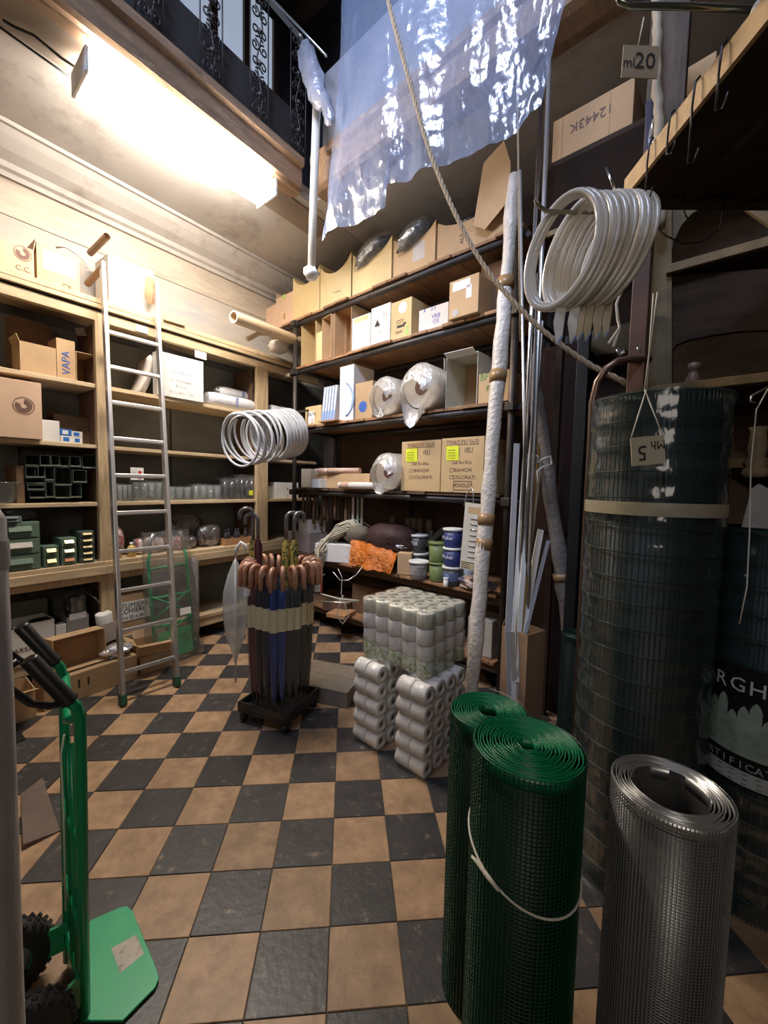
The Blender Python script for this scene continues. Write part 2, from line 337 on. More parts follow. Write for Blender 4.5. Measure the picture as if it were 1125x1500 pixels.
for y0_, y1_ in ((0.2, 0.98), (1.0, 1.42), (1.5, 2.2), (2.22, 2.95)):
    ub('back_panel', mat('grey_back_panel', (0.18, 0.185, 0.17), 0.85, var=0.25, scale=2, dirt=(0.2, 0.17, 0.13), dlo=0.6, dhi=0.8), -4.395, -4.38, y0_, y1_, 0.25, 2.9)
# little white price card hung on header, two of them
for px, py, w_, h_ in ((208, 482, 0.1, 0.055), (294, 520, 0.12, 0.07)):
    p = onx(px, py, -3.93)
    tag(MB().box(-0.001, 0.001, -w_/2, w_/2, -h_/2, h_/2).build('paper_card', PAPER, None, loc=p), 'small blank white card tacked to the header board '+('behind the ladder' if px < 250 else 'above the big white poster'), 'card')
# ------------------------------------------------------------ ladder
A0, A1 = Vector((-3.195, 1.244, 0.03)), onx(150, 385, -3.93); B0, B1 = Vector((-3.173, 1.625, 0.03)), onx(228, 415, -3.93)
lad = thing('ladder', 'tall aluminium ladder leaning on the wooden wall shelving', 'ladder', ((A0+B0)/2)*1.0)
lad.location.z = 0; LO = Matrix.Translation(-Vector(lad.location))
nrm = (A1-A0).cross(B0-A0).normalized()
def atpy(p0, p1, py):
    lo, hi = 0.0, 1.0
    for _ in range(40):
        m = (lo+hi)/2
        if pix(p0.lerp(p1, m))[1] > py: lo = m
        else: hi = m
    return lo
for p0, p1 in ((A0, A1), (B0, B1)):
    MB(LO).bar(p0, p1, 0.028, 0.062, up=nrm).build('rail', ALU, lad, bevel=0.004)
    d = (p1-p0).normalized(); MB(LO).bar(p0-d*0.025, p0+d*0.05, 0.04, 0.075, up=nrm).build('rubber_foot', mat('dark_green_rubber', (0.02, 0.09, 0.04), 0.6), lad, bevel=0.006)
ta, tb = atpy(A0, A1, 986), atpy(A0, A1, 485)
for k in range(10):
    t = ta+(tb-ta)*k/9; MB(LO).bar(A0.lerp(A1, t), B0.lerp(B1, t), 0.03, 0.026, up=nrm).build('rung', ALU, lad, bevel=0.005)
# ------------------------------------------------------------ fluorescent lamp hung below the gallery
LA, LB = onz(114, 112, 4.02), onz(392, 290, 4.02); LH = (LB-LA).length/2-0.01
lamp = thing('ceiling_light', 'long fluorescent batten glowing white under the gallery soffit', 'light', ((LA.x+LB.x)/2, (LA.y+LB.y)/2, 4.12), rz=math.atan2(LB.y-LA.y, LB.x-LA.x)-PI/2)
for y in (-0.45, 0.45): MB().tube([(0, y, -0.005), (0, y, 0.08)], 0.008, 8).build('hanger', STEELD, lamp)
MB().box(-0.08, 0.08, -LH, LH, -0.045, -0.0).build('housing', WHITEPL, lamp, bevel=0.006)
EM = mat('lit_diffuser', (0.9, 0.9, 0.88), 0.4, emit=((1.0, 0.90, 0.79), TUBE), var=0.01)
MB().prism([(-0.135, -0.03), (0.135, -0.03), (0.135, -0.09), (0.09, -0.14), (-0.09, -0.14), (-0.135, -0.09)], -LH, LH, lambda u, v, a: (u, a, v)).build('diffuser', EM, lamp)  # widened so that its shape takes in the glow round the lamp
for s in (-1, 1): MB().box(-0.138, 0.138, s*LH-0.01, s*LH+0.01, -0.143, 0).build('end_cap', WHITEPL, lamp, bevel=0.005)
cb = [onz(113, 100, 4.13), onz(90, 85, 4.14), onz(50, 52, 4.14), onz(22, 40, 4.15), onz(5, 30, 4.17)]
cb2 = [onz(110, 118, 4.13), onz(70, 90, 4.15), onz(28, 60, 4.16), onz(0, 40, 4.18)]
tag(MB().tube(cb, 0.008, 6).build('cable', BLACKPL), 'dark looped cable running from the lamp along the soffit, upper strand', 'cable')
tag(MB().tube(cb2, 0.007, 6).build('cable', BLACKPL), 'dark cable running from the lamp along the soffit, lower strand', 'cable')
# ------------------------------------------------------------ gallery railing with ironwork
IRON = mat('wrought_iron', (0.045, 0.038, 0.035), 0.5, metal=0.4, var=0.3)
MB0 = MB()
struct(MB().box(-2.96, -2.93, -2.4, 2.62, 4.44, 4.84).build('wall_gallery_panel', mat('black_gallery_board', (0.022, 0.017, 0.016), 0.8, var=0.3)))
rail = thing('iron_railing', 'wrought iron gallery railing with scrolled ornamental balusters', 'railing', (-2.88, 1.5, 4.44))
MB().box(-0.012, 0.012, -2.4, 1.12, 0.97, 1.0).build('handrail', ALU, rail)
MB().box(-0.01, 0.01, -2.4, 1.12, 0.01, 0.025).build('bottom_rail', IRON, rail)
def scroll(mb, cy, cz, r, a0, turns, hand=1, th=0.006):
    pts = []
    for k in range(22):
        t = k/21; a = a0+hand*turns*2*PI*t; q = r*(1-0.82*t); pts.append((0, cy+q*math.cos(a), cz+q*math.sin(a)))
    mb.tube(pts, th, 5)
bal = MB()
for s in (-1, 1):
    bal.tube([(0, s*0.085, 0.0), (0, s*0.085, 0.98)], 0.006, 5)
    for z in (0.1, 0.33, 0.56, 0.8):
        scroll(bal, s*0.04, z, 0.043, PI/2, 1.4, s); scroll(bal, s*0.035, z+0.11, 0.045, -PI/2, 1.3, -s)
bal.tube([(0, 0, 0.02), (0, 0.03, 0.2), (0, -0.03, 0.45), (0, 0.03, 0.7), (0, 0, 0.97)], 0.006, 5)
for z in (0.22, 0.45, 0.68): bal.sphere((0, 0, z), 0.02, 6, 5)
bo = bal.build('baluster', IRON, rail)
ys = [onx(p, q, -2.88).y for p, q in ((310, 60), (380, 110), (437, 150))]
bo.location = (0, ys[0]-1.5, 0)
for y in (ys[1], ys[2], ys[0]-0.42, ys[0]-0.84, ys[0]-1.26, ys[0]-1.7):
    c = bo.copy(); COL.objects.link(c); c.location = (0, y-1.5, 0)
# pale curtained window beyond the railing, upper floor
WY0, WY1 = ySh(255, 6.2, -4.36), ySh(402, 6.2, -4.36)
wn = struct(MB().box(-4.4, -4.36, WY0, WY1, 5.0, 7.2).build('window_1', mat('window_daylight', (0.7, 0.8, 0.95), 0.6, emit=((0.66, 0.78, 1.0), 0.45), var=0.02)))
for k in range(4): y = WY0+(WY1-WY0)*k/3; MB().box(-4.36, -4.32, y-0.04, y+0.04, 5.0, 7.2).build('window_bar', DWOOD, wn)
# ============================================================ PIPE SHELVING
YF = 2.95; SX0, SX1 = -4.05, xSc(742, 2.3)
scaf = thing('pipe_shelving', 'tall shelving of dark scaffold pipes with short brown planks across it', 'shelving', SW(SX0, YF, 0), rz=RS)
def sb(name, m, x0, x1, y0, y1, z0, z1, bevel=0.003): return MB().box(x0-SX0, x1-SX0, y0-YF, y1-YF, z0, z1).build(name, m, scaf, bevel=bevel)
def sp(name, m, p0, p1, r, seg=10):
    f = lambda p: (p[0]-SX0, p[1]-YF, p[2]); return MB().tube([f(p0), f(p1)], r, seg).build(name, m, scaf)
SZ = {'A': 3.50, 'B': 2.955, 'C': 2.275, 'D': 1.575, 'E': 0.80, 'F': 0.26}
PXM = {}
random.seed(5)
for key, z in SZ.items():
    x = SX0-(0.28 if key == 'A' else -0.02); x1 = SX1+(0.0 if key != 'A' else 0.1); pm = PWOOD if key not in 'D' else DWOOD
    while x < x1:
        w_ = random.uniform(0.15, 0.23); w_ = min(w_, x1-x); dy = random.uniform(-0.02, 0.012)
        sb('plank', pm, x+0.002, x+w_-0.002, YF-0.04+dy, YF+0.62, z-0.026, z+random.uniform(-0.003, 0.001)); x += w_
    if key in 'EF': continue
    sp('pipe', STEELD, (SX0-(0.12 if key in 'B' else 0.3 if key == 'A' else 0.04), YF-0.005, z-0.056), (SX1+0.1, YF-0.005, z-0.056), 0.027)
    sp('pipe', STEELD, (SX0, YF+0.55, z-0.056), (SX1+0.1, YF+0.55, z-0.056), 0.027)
for z in (0.80, 0.26):
    sb('bearer', DWOOD, SX0, SX1+0.1, YF, YF+0.04, z-0.09, z-0.03); sb('bearer', DWOOD, SX0, SX1+0.1, YF+0.5, YF+0.54, z-0.09, z-0.03)
xm = xSc(603, 1.4, YF+0.5)
for x, y, z1 in ((SX0, YF-0.036, 3.472), (SX1+0.06, YF-0.036, 3.472), (SX0, YF+0.60, 3.47), (SX1+0.06, YF+0.60, 3.47), (xm, YF+0.5, 1.5)):
    sp('upright', STEELD, (x, y, 0), (x, y, z1), 0.026)
for z in (3.44, 2.9, 2.22, 1.52):
    for x in (SX0, SX1+0.06):
        MB().lathe([(0.03, -0.035), (0.042, -0.03), (0.042, 0.03), (0.03, 0.035)], (x-SX0, -0.036, z), 10).obox((x-SX0, -0.06, z), (0.07, 0.05, 0.06)).build('clamp', STEELD, scaf, bevel=0.004)
        sp('cross_pipe', STEELD, (x+0.05, YF, z-0.0), (x+0.05, YF+0.62, z-0.0), 0.02)
# yellow-white end piece of the second pipe
sp('pipe_end', mat('cream_pipe_sleeve', (0.6, 0.5, 0.34), 0.5), (SX0-0.30, YF-0.005, 2.899), (SX0-0.12, YF-0.005, 2.899), 0.024)
sb('back_sheet', DWOOD, SX0, SX1+0.1, YF+0.64, YF+0.655, 0.3, 3.9)
# ============================================================ builders for goods
def carton(name, label, loc, rz, w, d, h, m=None, top='closed', texts=(), group=None, cat='box', flaps=None, notes=(), front=None, tape=False, inner=None):
    """cardboard box, origin at base centre, front face towards local -y. top: closed, open, scoop (cut-down front), side (mouth towards -y)"""
    m = m or CARD; inner = inner or CARDIN
    b = thing(name, label, cat, loc, rz, group); t = 0.005; a, c = w/2, d/2
    if top == 'closed':
        MB().box(-a, a, -c, c, 0, h).build('body', m, b, bevel=min(0.004, w*0.03))
        MB().box(-a*0.995, a*0.995, -0.0015, 0.0015, h-0.001, h+0.0012).build('lid_seam', INKBR, b)
    elif top == 'side':
        MB().box(-a, -a+t, -c, c, 0, h).box(a-t, a, -c, c, 0, h).box(-a+t, a-t, -c, c, 0, t).box(-a+t, a-t, -c, c, h-t, h).build('body', m, b)
        MB().box(-a+t, a-t, c-t, c, t, h-t).build('back_panel', inner, b)
    else:
        hf = h if top == 'open' else h*0.72
        MB().box(-a, -a+t, -c, c, 0, h).box(a-t, a, -c, c, 0, h).box(-a+t, a-t, c-t, c, 0, h).box(-a+t, a-t, -c, c, 0, t).build('body', m, b)
        if top == 'scoop':
            n = 8; f = [(-a+(2*a)*k/n, h-(h-hf)*math.sin(PI*k/n)**0.7) for k in range(n+1)]
            MB().prism([(-a, 0), (a, 0)]+list(reversed(f)), -c-0.001, -c+t, lambda u, v, s: (u, s, v)).build('front_panel', m, b)
        else: MB().box(-a+t, a-t, -c, -c+t, 0, h).build('front_panel', m, b)
    for side, ang, ln in (flaps or ()):
        R = math.radians(ang)
        if side in 'lr':
            s = -1 if side == 'l' else 1
            e = Vector((s*a, 0, h)); q = e+Vector((s*math.cos(R)*ln, 0, math.sin(R)*ln))
            MB().bar(e, q, d*0.96, t, up=(0-math.sin(R)*s, 0, math.cos(R))).build('flap', m, b)
        else:
            s = -1 if side == 'f' else 1
            e = Vector((0, s*c, h)); q = e+Vector((0, s*math.cos(R)*ln, math.sin(R)*ln))
            MB().bar(e, q, w*0.96, t, up=(0, -math.sin(R)*s, math.cos(R))).build('flap', m, b)
    if tape: MB().box(-0.024, 0.024, -c-0.0015, -c, h*0.62, h).box(-0.024, 0.024, -c, c, h, h+0.0015).build('tape', TAPE, b)
    for s_, u, v, sz, mm in texts: lettering(b, s_, (-a+w*u, -c-0.0016, h*v), (PI/2, 0, 0), sz, mm)
    for u, v, ww, hh, mm in notes:
        MB().box(-a+w*u-ww/2, -a+w*u+ww/2, -c-0.0014, -c-0.0002, h*v-hh/2, h*v+hh/2).build('label_sheet', mm, b)
    return b
def lb(px0, px1, py, z, d, xf=-4.0, yaw=0, **k):
    y0, y1 = ySh(px0, z, xf), ySh(px1, z, xf); h = onx((px0+px1)/2, py, xf).z-z
    return dict(loc=(xf-d/2, (y0+y1)/2, z+0.001), rz=PI/2+yaw, w=y1-y0, d=d, h=h, **k)
def sbx(px0, px1, py, z, d, yf=2.945, yaw=0, **k):
    x0, x1 = xSc(px0, z, yf), xSc(px1, z, yf); h = onS((px0+px1)/2, py, yf).z-z
    return dict(loc=SW((x0+x1)/2, yf+d/2, z+0.002), rz=RS+yaw, w=x1-x0, d=d, h=h, **k)
def crumple(mb, c, size, nu=14, nv=8, j=0.18, seed=1, pinch=0.0, smooth=True):
    random.seed(seed); c = Vector(c); R = [[1+random.uniform(-j, j) for _ in range(nv+1)] for _ in range(nu)]
    def fn(u, v):
        i = int(round(u*nu)) % nu; k = int(round(v*nv)); a = 2*PI*u; b = PI*v
        q = R[i][k] if 0 < k < nv else 1; sq = (math.sin(b)**0.55)*(1-pinch*(1-v)) if 0 < k < nv else 0
        return c+Vector((q*sq*math.cos(a)*size[0], q*sq*math.sin(a)*size[1], math.cos(b)*size[2]*(0.9+0.1*q)))
    return mb.grid(fn, nu, nv, smooth)
def ring_logo(parent, loc, r, m, rot=(PI/2, 0, 0)):
    g = MB()
    for r0, r1, a0, a1 in ((r*0.93, r, 0, 2*PI), (r*0.3, r*0.78, -1.25*PI+0.35, 0.5*PI-0.25+0.15)):
        n = 30
        g.grid(lambda u, v: ((r0+(r1-r0)*v)*math.cos(a0+(a1-a0)*u), (r0+(r1-r0)*v)*math.sin(a0+(a1-a0)*u), 0.0006), n, 1, False)
    o = g.build('printed_logo', m, parent); o.location = loc; o.rotation_euler = rot
def bucket(name, label, loc, r, h, mb_, lidm, group=None, band=None, txt=None, txtm=None):
    b = thing(name, label, 'bucket', loc, RS, group)
    MB().lathe([(0, 0), (r*0.88, 0), (r*0.9, 0.004), (r, h*0.93), (0, h*0.93)], seg=24).build('body', mb_, b)
    MB().lathe([(r*1.0, h*0.86), (r*1.08, h*0.87), (r*1.08, h*0.985), (r*0.98, h), (r*0.9, h*0.985), (0, h*0.985)], seg=24).build('lid', lidm, b)
    if band: MB().lathe([(r*0.935+0.001, h*0.25), (r*0.975+0.001, h*0.7)], seg=24).build('printed_band', band, b)
    if txt: lettering(b, txt, (0, -r-0.002, h*0.5), (PI/2, 0, 0), r*0.55, txtm)
    return b
def bottle(name, label, loc, r, h, m, capm, group=None, rz=0):
    b = thing(name, label, 'bottle', loc, rz, group)
    MB().lathe([(0, 0), (r, 0.002), (r, h*0.62), (r*0.8, h*0.72), (r*0.35, h*0.8), (r*0.33, h*0.9), (0, h*0.9)], seg=14).build('body', m, b)
    MB().lathe([(r*0.42, h*0.88), (r*0.42, h), (0, h)], seg=12).build('cap', capm, b); return b
def drawer_unit(name, label, loc, rz, w, d, h, n, m, labels=None, cols=1):
    b = thing(name, label, 'drawers', loc, rz)
    MB().box(-w/2, w/2, -d/2, d/2, 0, h).build('casing', m, b, bevel=0.002)
    for k in range(n):
        for q in range(cols):
            z0 = h*k/n+h*0.02; z1 = h*(k+1)/n-h*0.02; cw = w*0.94/cols; x0 = -w*0.47+cw*q
            dr = MB().box(x0+0.002, x0+cw-0.002, -d/2-0.012, -d/2, z0, z1).build('drawer', m, b, bevel=0.002)
            MB().prism([(-d/2-0.012, z0+(z1-z0)*0.35), (-d/2-0.03, z0+(z1-z0)*0.45), (-d/2-0.012, z0+(z1-z0)*0.8)], x0+cw*0.2, x0+cw*0.8, lambda u, v, a: (a, u, v)).build('handle', (labels[k] if labels and labels[k] else m), dr)
    return b
def bin_open(mb, x0, x1, z0, z1, d, t=0.004):
    mb.box(x0, x0+t, -d, 0, z0, z1).box(x1-t, x1, -d, 0, z0, z1).box(x0+t, x1-t, -d, 0, z0, z0+t).box(x0+t, x1-t, -d, 0, z1-t, z1).box(x0+t, x1-t, -0.006, 0, z0+t, z1-t)
    return mb
# ============================================================ LEFT SHELVING, GOODS
GRND = mat('olive_green_drawer_metal', (0.12, 0.18, 0.13), 0.45, var=0.12, dirt=(0.08, 0.11, 0.08), dlo=0.6, dhi=0.8)
GRND2 = mat('dark_green_bin_metal', (0.075, 0.105, 0.082), 0.45, metal=0.2, var=0.2, rnd=0.25)
BROWNC = mat('old_brown_carton', (0.17, 0.095, 0.05), 0.85, var=0.2, scale=6, rnd=0.15)
PINKC = mat('pinkish_cardboard', (0.60, 0.41, 0.28), 0.8, var=0.06, scale=6, dirt=(0.5, 0.33, 0.2), dlo=0.62, dhi=0.8)
# top of the shelving
b = carton('cardboard_box', 'tan carton with a round ring logo on top of the wall shelving, leftmost', m=PINKC, **lb(-30, 51, 352, 3.08, 0.3), flaps=(('r', 80, 0.09),))
ring_logo(b, (0.085, -0.152, 0.17), 0.052, INKBR); lettering(b, 'C.C.', (0.085, -0.152, 0.06), (PI/2, 0, 0), 0.05, INKBR)
b = carton('cardboard_box', 'open carton with a big white label and white cable on the shelving top', top='open', m=CARDY, **lb(55, 117, 366, 3.08, 0.3), notes=((0.52, 0.64, 0.2, 0.14, PAPER),))
lettering(b, 'CX', (0.05, -0.153, 0.035), (PI/2, 0, 0), 0.05, INKBR)
p0 = onx(82, 362, -4.05); p1 = onx(126, 384, -3.98)
tag(MB().tube([p0, p0.lerp(p1, 0.3)+Vector((0, 0, 0.04)), p0.lerp(p1, 0.7)+Vector((0, 0, 0.03)), p1, p1+Vector((0, 0.01, -0.04))], 0.009, 7).build('cable', WHITEPL), 'white cable loop over the rim of an open carton on the shelving top', 'cable')
STUB = mat('brown_cardboard_tube', (0.30, 0.19, 0.12), 0.6, var=0.15)
for (a, b_, lab) in (((132, 371), (157, 346), 'brown tube stub jutting from the wall, the upper one left of the ladder top'), ((128, 416), (151, 392), 'brown tube stub behind the ladder rail, the lower of two')):
    p = onx(*a, -4.25); q = onx(*b_, -3.93)
    t = thing('wall_tube', lab, 'tube', p); v = q-p
    MB().tube([(0, 0, 0), v], 0.026, 14, cap=False).tube([v, (0, 0, 0)], 0.02, 14, cap=False).build('sleeve', STUB, t)
    MB().lathe([(0.0, 0.001), (0.021, 0.001)], tuple(v*0.6), 12, R=v.to_track_quat('Z', 'Y').to_matrix()).build('core', BLACKPL, t)
b = carton('cardboard_box', 'bright plain white box on top of the wall shelving behind the ladder', m=CARDW, **lb(160, 226, 385, 3.08, 0.28, xf=-4.02))
p = onx(222, 424, -3.94)
t = MB(); t.grid(lambda u, v: (0.012*math.sin(v*PI), -0.06+0.12*u, (-0.13+0.24*v)*(0.35+0.65*math.sin(PI*min(1, 0.15+u*0.85)))), 6, 8, False)
tag(t.build('cardboard_scrap', mat('brown_card_scrap', (0.33, 0.19, 0.1), 0.8, var=0.2), None, loc=p, solid=0.004), 'curled brown cardboard scrap stuck on top of the right ladder rail', 'cardboard')
p = onx(250, 468, -3.98)
tag(MB().obox((0, 0, 0.004), (0.16, 0.2, 0.006), (0.03, 0.05, 0)).build('cardboard_scrap', CARD, None, loc=(p.x, p.y, 3.08)), 'flat piece of cardboard lying on the shelving top right of the ladder', 'cardboard')
# shelf under the header, z 2.40
carton('cardboard_box', 'large dark old carton at the back of the upper left shelf bay', top='closed', m=BROWNC, **lb(18, 80, 470, 2.4, 0.14, xf=-4.2))
carton('cardboard_box', 'open carton with a dipped front edge on the upper left shelf', top='open', m=CARD, **lb(30, 83, 505, 2.4, 0.2), flaps=(('l', 70, 0.05),))
b = carton('cardboard_box', 'carton with faded blue letters on the upper left shelf', top='open', m=CARD, **lb(84, 111, 498, 2.4, 0.28))
lettering(b, 'VAPA', (0.0, -0.142, 0.13), (PI/2, -PI/2, 0), 0.075, BLUEINK)
carton('cardboard_box', 'carton leaning against the first shelf upright, upper left shelf', top='side', m=CARD, **lb(112, 143, 518, 2.4, 0.26))
p = onx(118, 486, -4.1); tag(MB().obox((0, 0, 0), (0.004, 0.07, 0.06), (0.3, 0, 0)).build('paper_card', mat('grey_label_card', (0.4, 0.36, 0.3), 0.7), None, loc=p), 'small grey card stuck inside the upper left shelf bay', 'card')
b = carton('display_box', 'big white box with faint printed lines facing the room, beside the ladder', m=CARDW, **lb(232, 298, 522, 2.4, 0.1, xf=-3.93))
b.rotation_euler[2] += -0.04
BL = mat('faint_blue_print', (0.35, 0.42, 0.6), 0.7); GT = mat('faint_grey_print', (0.45, 0.44, 0.45), 0.7)
lettering(b, 'CUSCINI', (0, -0.052, 0.25), (PI/2, 0, 0), 0.05, BL); lettering(b, '0,1 TROVERAI', (0, -0.052, 0.16), (PI/2, 0, 0), 0.034, GT); lettering(b, '€ 3,50', (0, -0.052, 0.11), (PI/2, 0, 0), 0.04, GT); lettering(b, 'TU IL 50% I. 1,00', (0, -0.052, 0.05), (PI/2, 0, 0), 0.034, GT)
g = MB(); random.seed(2)
y0 = ySh(205, 2.4, -4.0)
for k in range(4): g.grid(lambda u, v: (-0.03-0.26*u-0.02*k, 0.02*k+0.10*math.sin(v*1.7), 0.36*v*(1-0.1*u)), 2, 8)
tag(g.build('white_sheets', mat('white_foam_sheet', (0.62, 0.56, 0.5), 0.7), None, loc=(-3.97, y0, 2.401), solid=0.004), 'curved off-white sheets standing beside the big white box', 'sheets')
FOAM = mat('white_plastic_wrapped_roll', (0.66, 0.66, 0.68), 0.35, var=0.08, bump=0.6, bscale=25)
for q, (px0, px1, zc, xx, lab) in enumerate(((302, 372, 2.475, -4.03, 'white plastic-wrapped roll with blue letters, front one of two on the upper shelf'), (318, 376, 2.60, -4.2, 'white plastic-wrapped roll lying behind and above the front one on the upper shelf'), (393, 432, 2.475, -4.05, 'white wrapped roll behind the second upright, near the pipe shelving'))):
    ya, yb = ySh(px0, zc, xx), ySh(px1, zc, xx); r_ = 0.075
    t = thing('wrapped_roll', lab, 'roll', (xx, (ya+yb)/2, zc-r_), 0); L_ = (yb-ya)/2
    random.seed(q); MB().tube([(0, -L_+2*L_*k/8, r_+random.uniform(-.002, .002)) for k in range(9)], [r_*0.8]+[r_*random.uniform(0.96, 1.0) for _ in range(7)]+[r_*0.8], 18).build('roll', FOAM, t)
    lettering(t, 'BALE', (r_*0.93+0.006, 0.02, r_), (PI/2, PI/2, PI/2), 0.05, BLUEINK)
    crumple(MB(), (0, -L_, r_), (0.05, 0.05, 0.05), 10, 6, 0.3, q).build('gathered_end', CLEAR, t)
# shelf z 1.905
b = carton('cardboard_box', 'large tan carton with a dark ring logo, leftmost on the middle shelf', m=PINKC, **lb(-14, 63, 556, 1.905, 0.36, xf=-3.9), tape=False)
ring_logo(b, (0.04, -0.182, 0.235), 0.062, INKBR)
carton('white_box', 'small plain white box beside the big ring-logo carton', m=CARDW, **lb(62, 88, 616, 1.905, 0.15, xf=-3.97))
BLB = mat('bright_blue_print_box', (0.03, 0.16, 0.55), 0.4, var=0.05)
for (px0, px1, z_, h_, mm, lab) in ((89, 107, 1.906, 0.055, CARDW, 'white and blue small box, bottom left of four on the middle shelf'), (107, 121, 1.906, 0.05, CARDW, 'pale small box, bottom right of four on the middle shelf'), (88, 105, 1.963, 0.05, BLB, 'blue small box, top left of four on the middle shelf'), (105, 121, 1.958, 0.045, CARDW, 'grey-white small box, top right of four on the middle shelf')):
    ya, yb = ySh(px0, z_, -4.0), ySh(px1, z_, -4.0)
    t = thing('small_box', lab, 'box', (-4.05, (ya+yb)/2, z_), PI/2); MB().box(-(yb-ya)/2, (yb-ya)/2, -0.05, 0.05, 0, h_).build('body', mm, t, bevel=0.002)
    MB().box(-(yb-ya)*0.3, (yb-ya)*0.2, -0.0515, -0.05, h_*0.2, h_*0.8).build('printed_panel', BLB if mm is CARDW else PAPER, t)
b = carton('cardboard_box', 'dark reddish old carton with worn letters at the back of the middle shelf', m=BROWNC, **lb(80, 143, 610, 1.905, 0.16, xf=-4.15))
lettering(b, 'ACQUA', (0.1, -0.082, 0.13), (PI/2, 0, 0), 0.06, INK)
# shelf z 1.43 left bay: glass bowl and a wall of small open bins
t = thing('glass_bowl', 'large clear glass bowl at the far left of the shelf of green bins', 'bowl', (-4.03, ySh(-2, 1.43), 1.431))
MB().lathe([(0.0, 0), (0.09, 0.0), (0.125, 0.05), (0.14, 0.15), (0.146, 0.152), (0.146, 0.158), (0.138, 0.158), (0.12, 0.055), (0.085, 0.008), (0, 0.008)], seg=28).build('bowl', GLASS, t)
carton('cardboard_box', 'dark brown carton beside the green metal bins', m=BROWNC, **lb(25, 37, 682, 1.43, 0.3))
bins = [(38,58,683,700),(52,67,683,700),(38,67,701,709),(40,66,710,718),(43,67,719,730),(67,80,684,704),(67,80,705,729),(80,106,684,711),(80,103,712,730),(107,128,688,707),(103,120,708,729),
        (38,60,666,683),(60,76,666,683),(76,89,667,683),(89,103,668,684),(103,120,668,684),(121,143,666,686)]
ORD = ['second row, leftmost', 'second row, second from left', 'left column, shallow one under the second row', 'left column, shallow one above the lowest', 'left column, lowest', 'narrow upper one beside the left column', 'narrow tall lower one beside the left column', 'widest square one in the middle', 'broad one below the widest', 'second row, rightmost', 'lowest at the right',
       'top row, leftmost', 'top row, second from left', 'top row, third from left', 'top row, fourth from left', 'top row, fifth from left', 'top row, rightmost with a bright rim']
for k, (a, b_, t0, t1) in enumerate(bins):
    xf = -3.985-0.012*(k % 3); ya, yb = ySh(a, 1.5, xf), ySh(b_, 1.5, xf); mid = (a+b_)/2; z1 = onx(mid, t0, xf).z; z0 = max(1.432, onx(mid, t1, xf).z)
    rows = 'upper row' if t0 < 680 else 'lower rows'; t = thing('metal_bin', f'open green metal bin of the stack, {ORD[k]}', 'bin', (xf, (ya+yb)/2, z0), PI/2, group='green open bins '+rows)
    w_ = (yb-ya)*0.96; h_ = (z1-z0)*0.97
    g = MB(Matrix.Translation((0, 0.16, 0))); bin_open(g, -w_/2, w_/2, 0, h_, 0.16).build('body', GRND2, t)
    MB().box(-w_/2, w_/2, -0.004, 0.0, 0, min(0.012, h_*0.3)).build('rim', mat('worn_bright_rim', (0.3, 0.33, 0.28), 0.35, metal=0.6), t)
# bench, left bay: drawer units
drawer_unit('drawer_cabinet', 'large olive-green cabinet of three deep drawers at the left end of the bench', (-4.07, (ySh(0, .935)+ySh(60, .935, -3.92))/2, 0.936), PI/2, ySh(60, .935, -3.92)-ySh(0, .935, -3.92), 0.28, onx(35, 765, -3.93).z-0.935, 3, GRND, [None, mat('cream_label', (0.5, 0.47, 0.4), 0.6), None])
def du(px0, px1, py, n, name, lab, m, labels=None, cols=1):
    y0, y1 = ySh(px0, .935, -3.95), ySh(px1, .935, -3.95); h = onx((px0+px1)/2, py, -3.95).z-0.935
    return drawer_unit(name, lab, (-4.05, (y0+y1)/2, 0.936), PI/2, y1-y0, 0.2, h, n, m, labels, cols)
BR = mat('brass_handle', (0.55, 0.45, 0.25), 0.35, metal=0.7); RD = mat('orange_label', (0.6, 0.2, 0.08), 0.6)
du(63, 87, 800, 2, 'small_cabinet', 'low two-drawer green box with cream labels on the bench', GRND, [BR, BR])
du(89, 113, 788, 3, 'small_cabinet', 'three-drawer green box with an orange bottom label on the bench', GRND, [RD, BR, BR])
du(116, 139, 778, 5, 'small_cabinet', 'tall dark green cabinet of five little drawers beside the first upright', GRND2, [BR]*5)
t = thing('bin_stack', 'black crumpled bag lying on the large green drawer cabinet', 'bag', (-4.1, ySh(33, 1.2), onx(35, 765, -3.93).z+0.001))
crumple(MB(), (0, 0, 0.065), (0.12, 0.14, 0.065), 14, 8, 0.2, 4).build('bag', BLACKPL, t)
drawer_unit('metal_tray', 'small grey metal tray on the large green drawer cabinet', (-3.98, ySh(16, 1.2), onx(35, 765, -3.93).z+0.001), PI/2, 0.12, 0.1, 0.045, 2, mat('grey_tray_metal', (0.2, 0.23, 0.24), 0.4, metal=0.4))
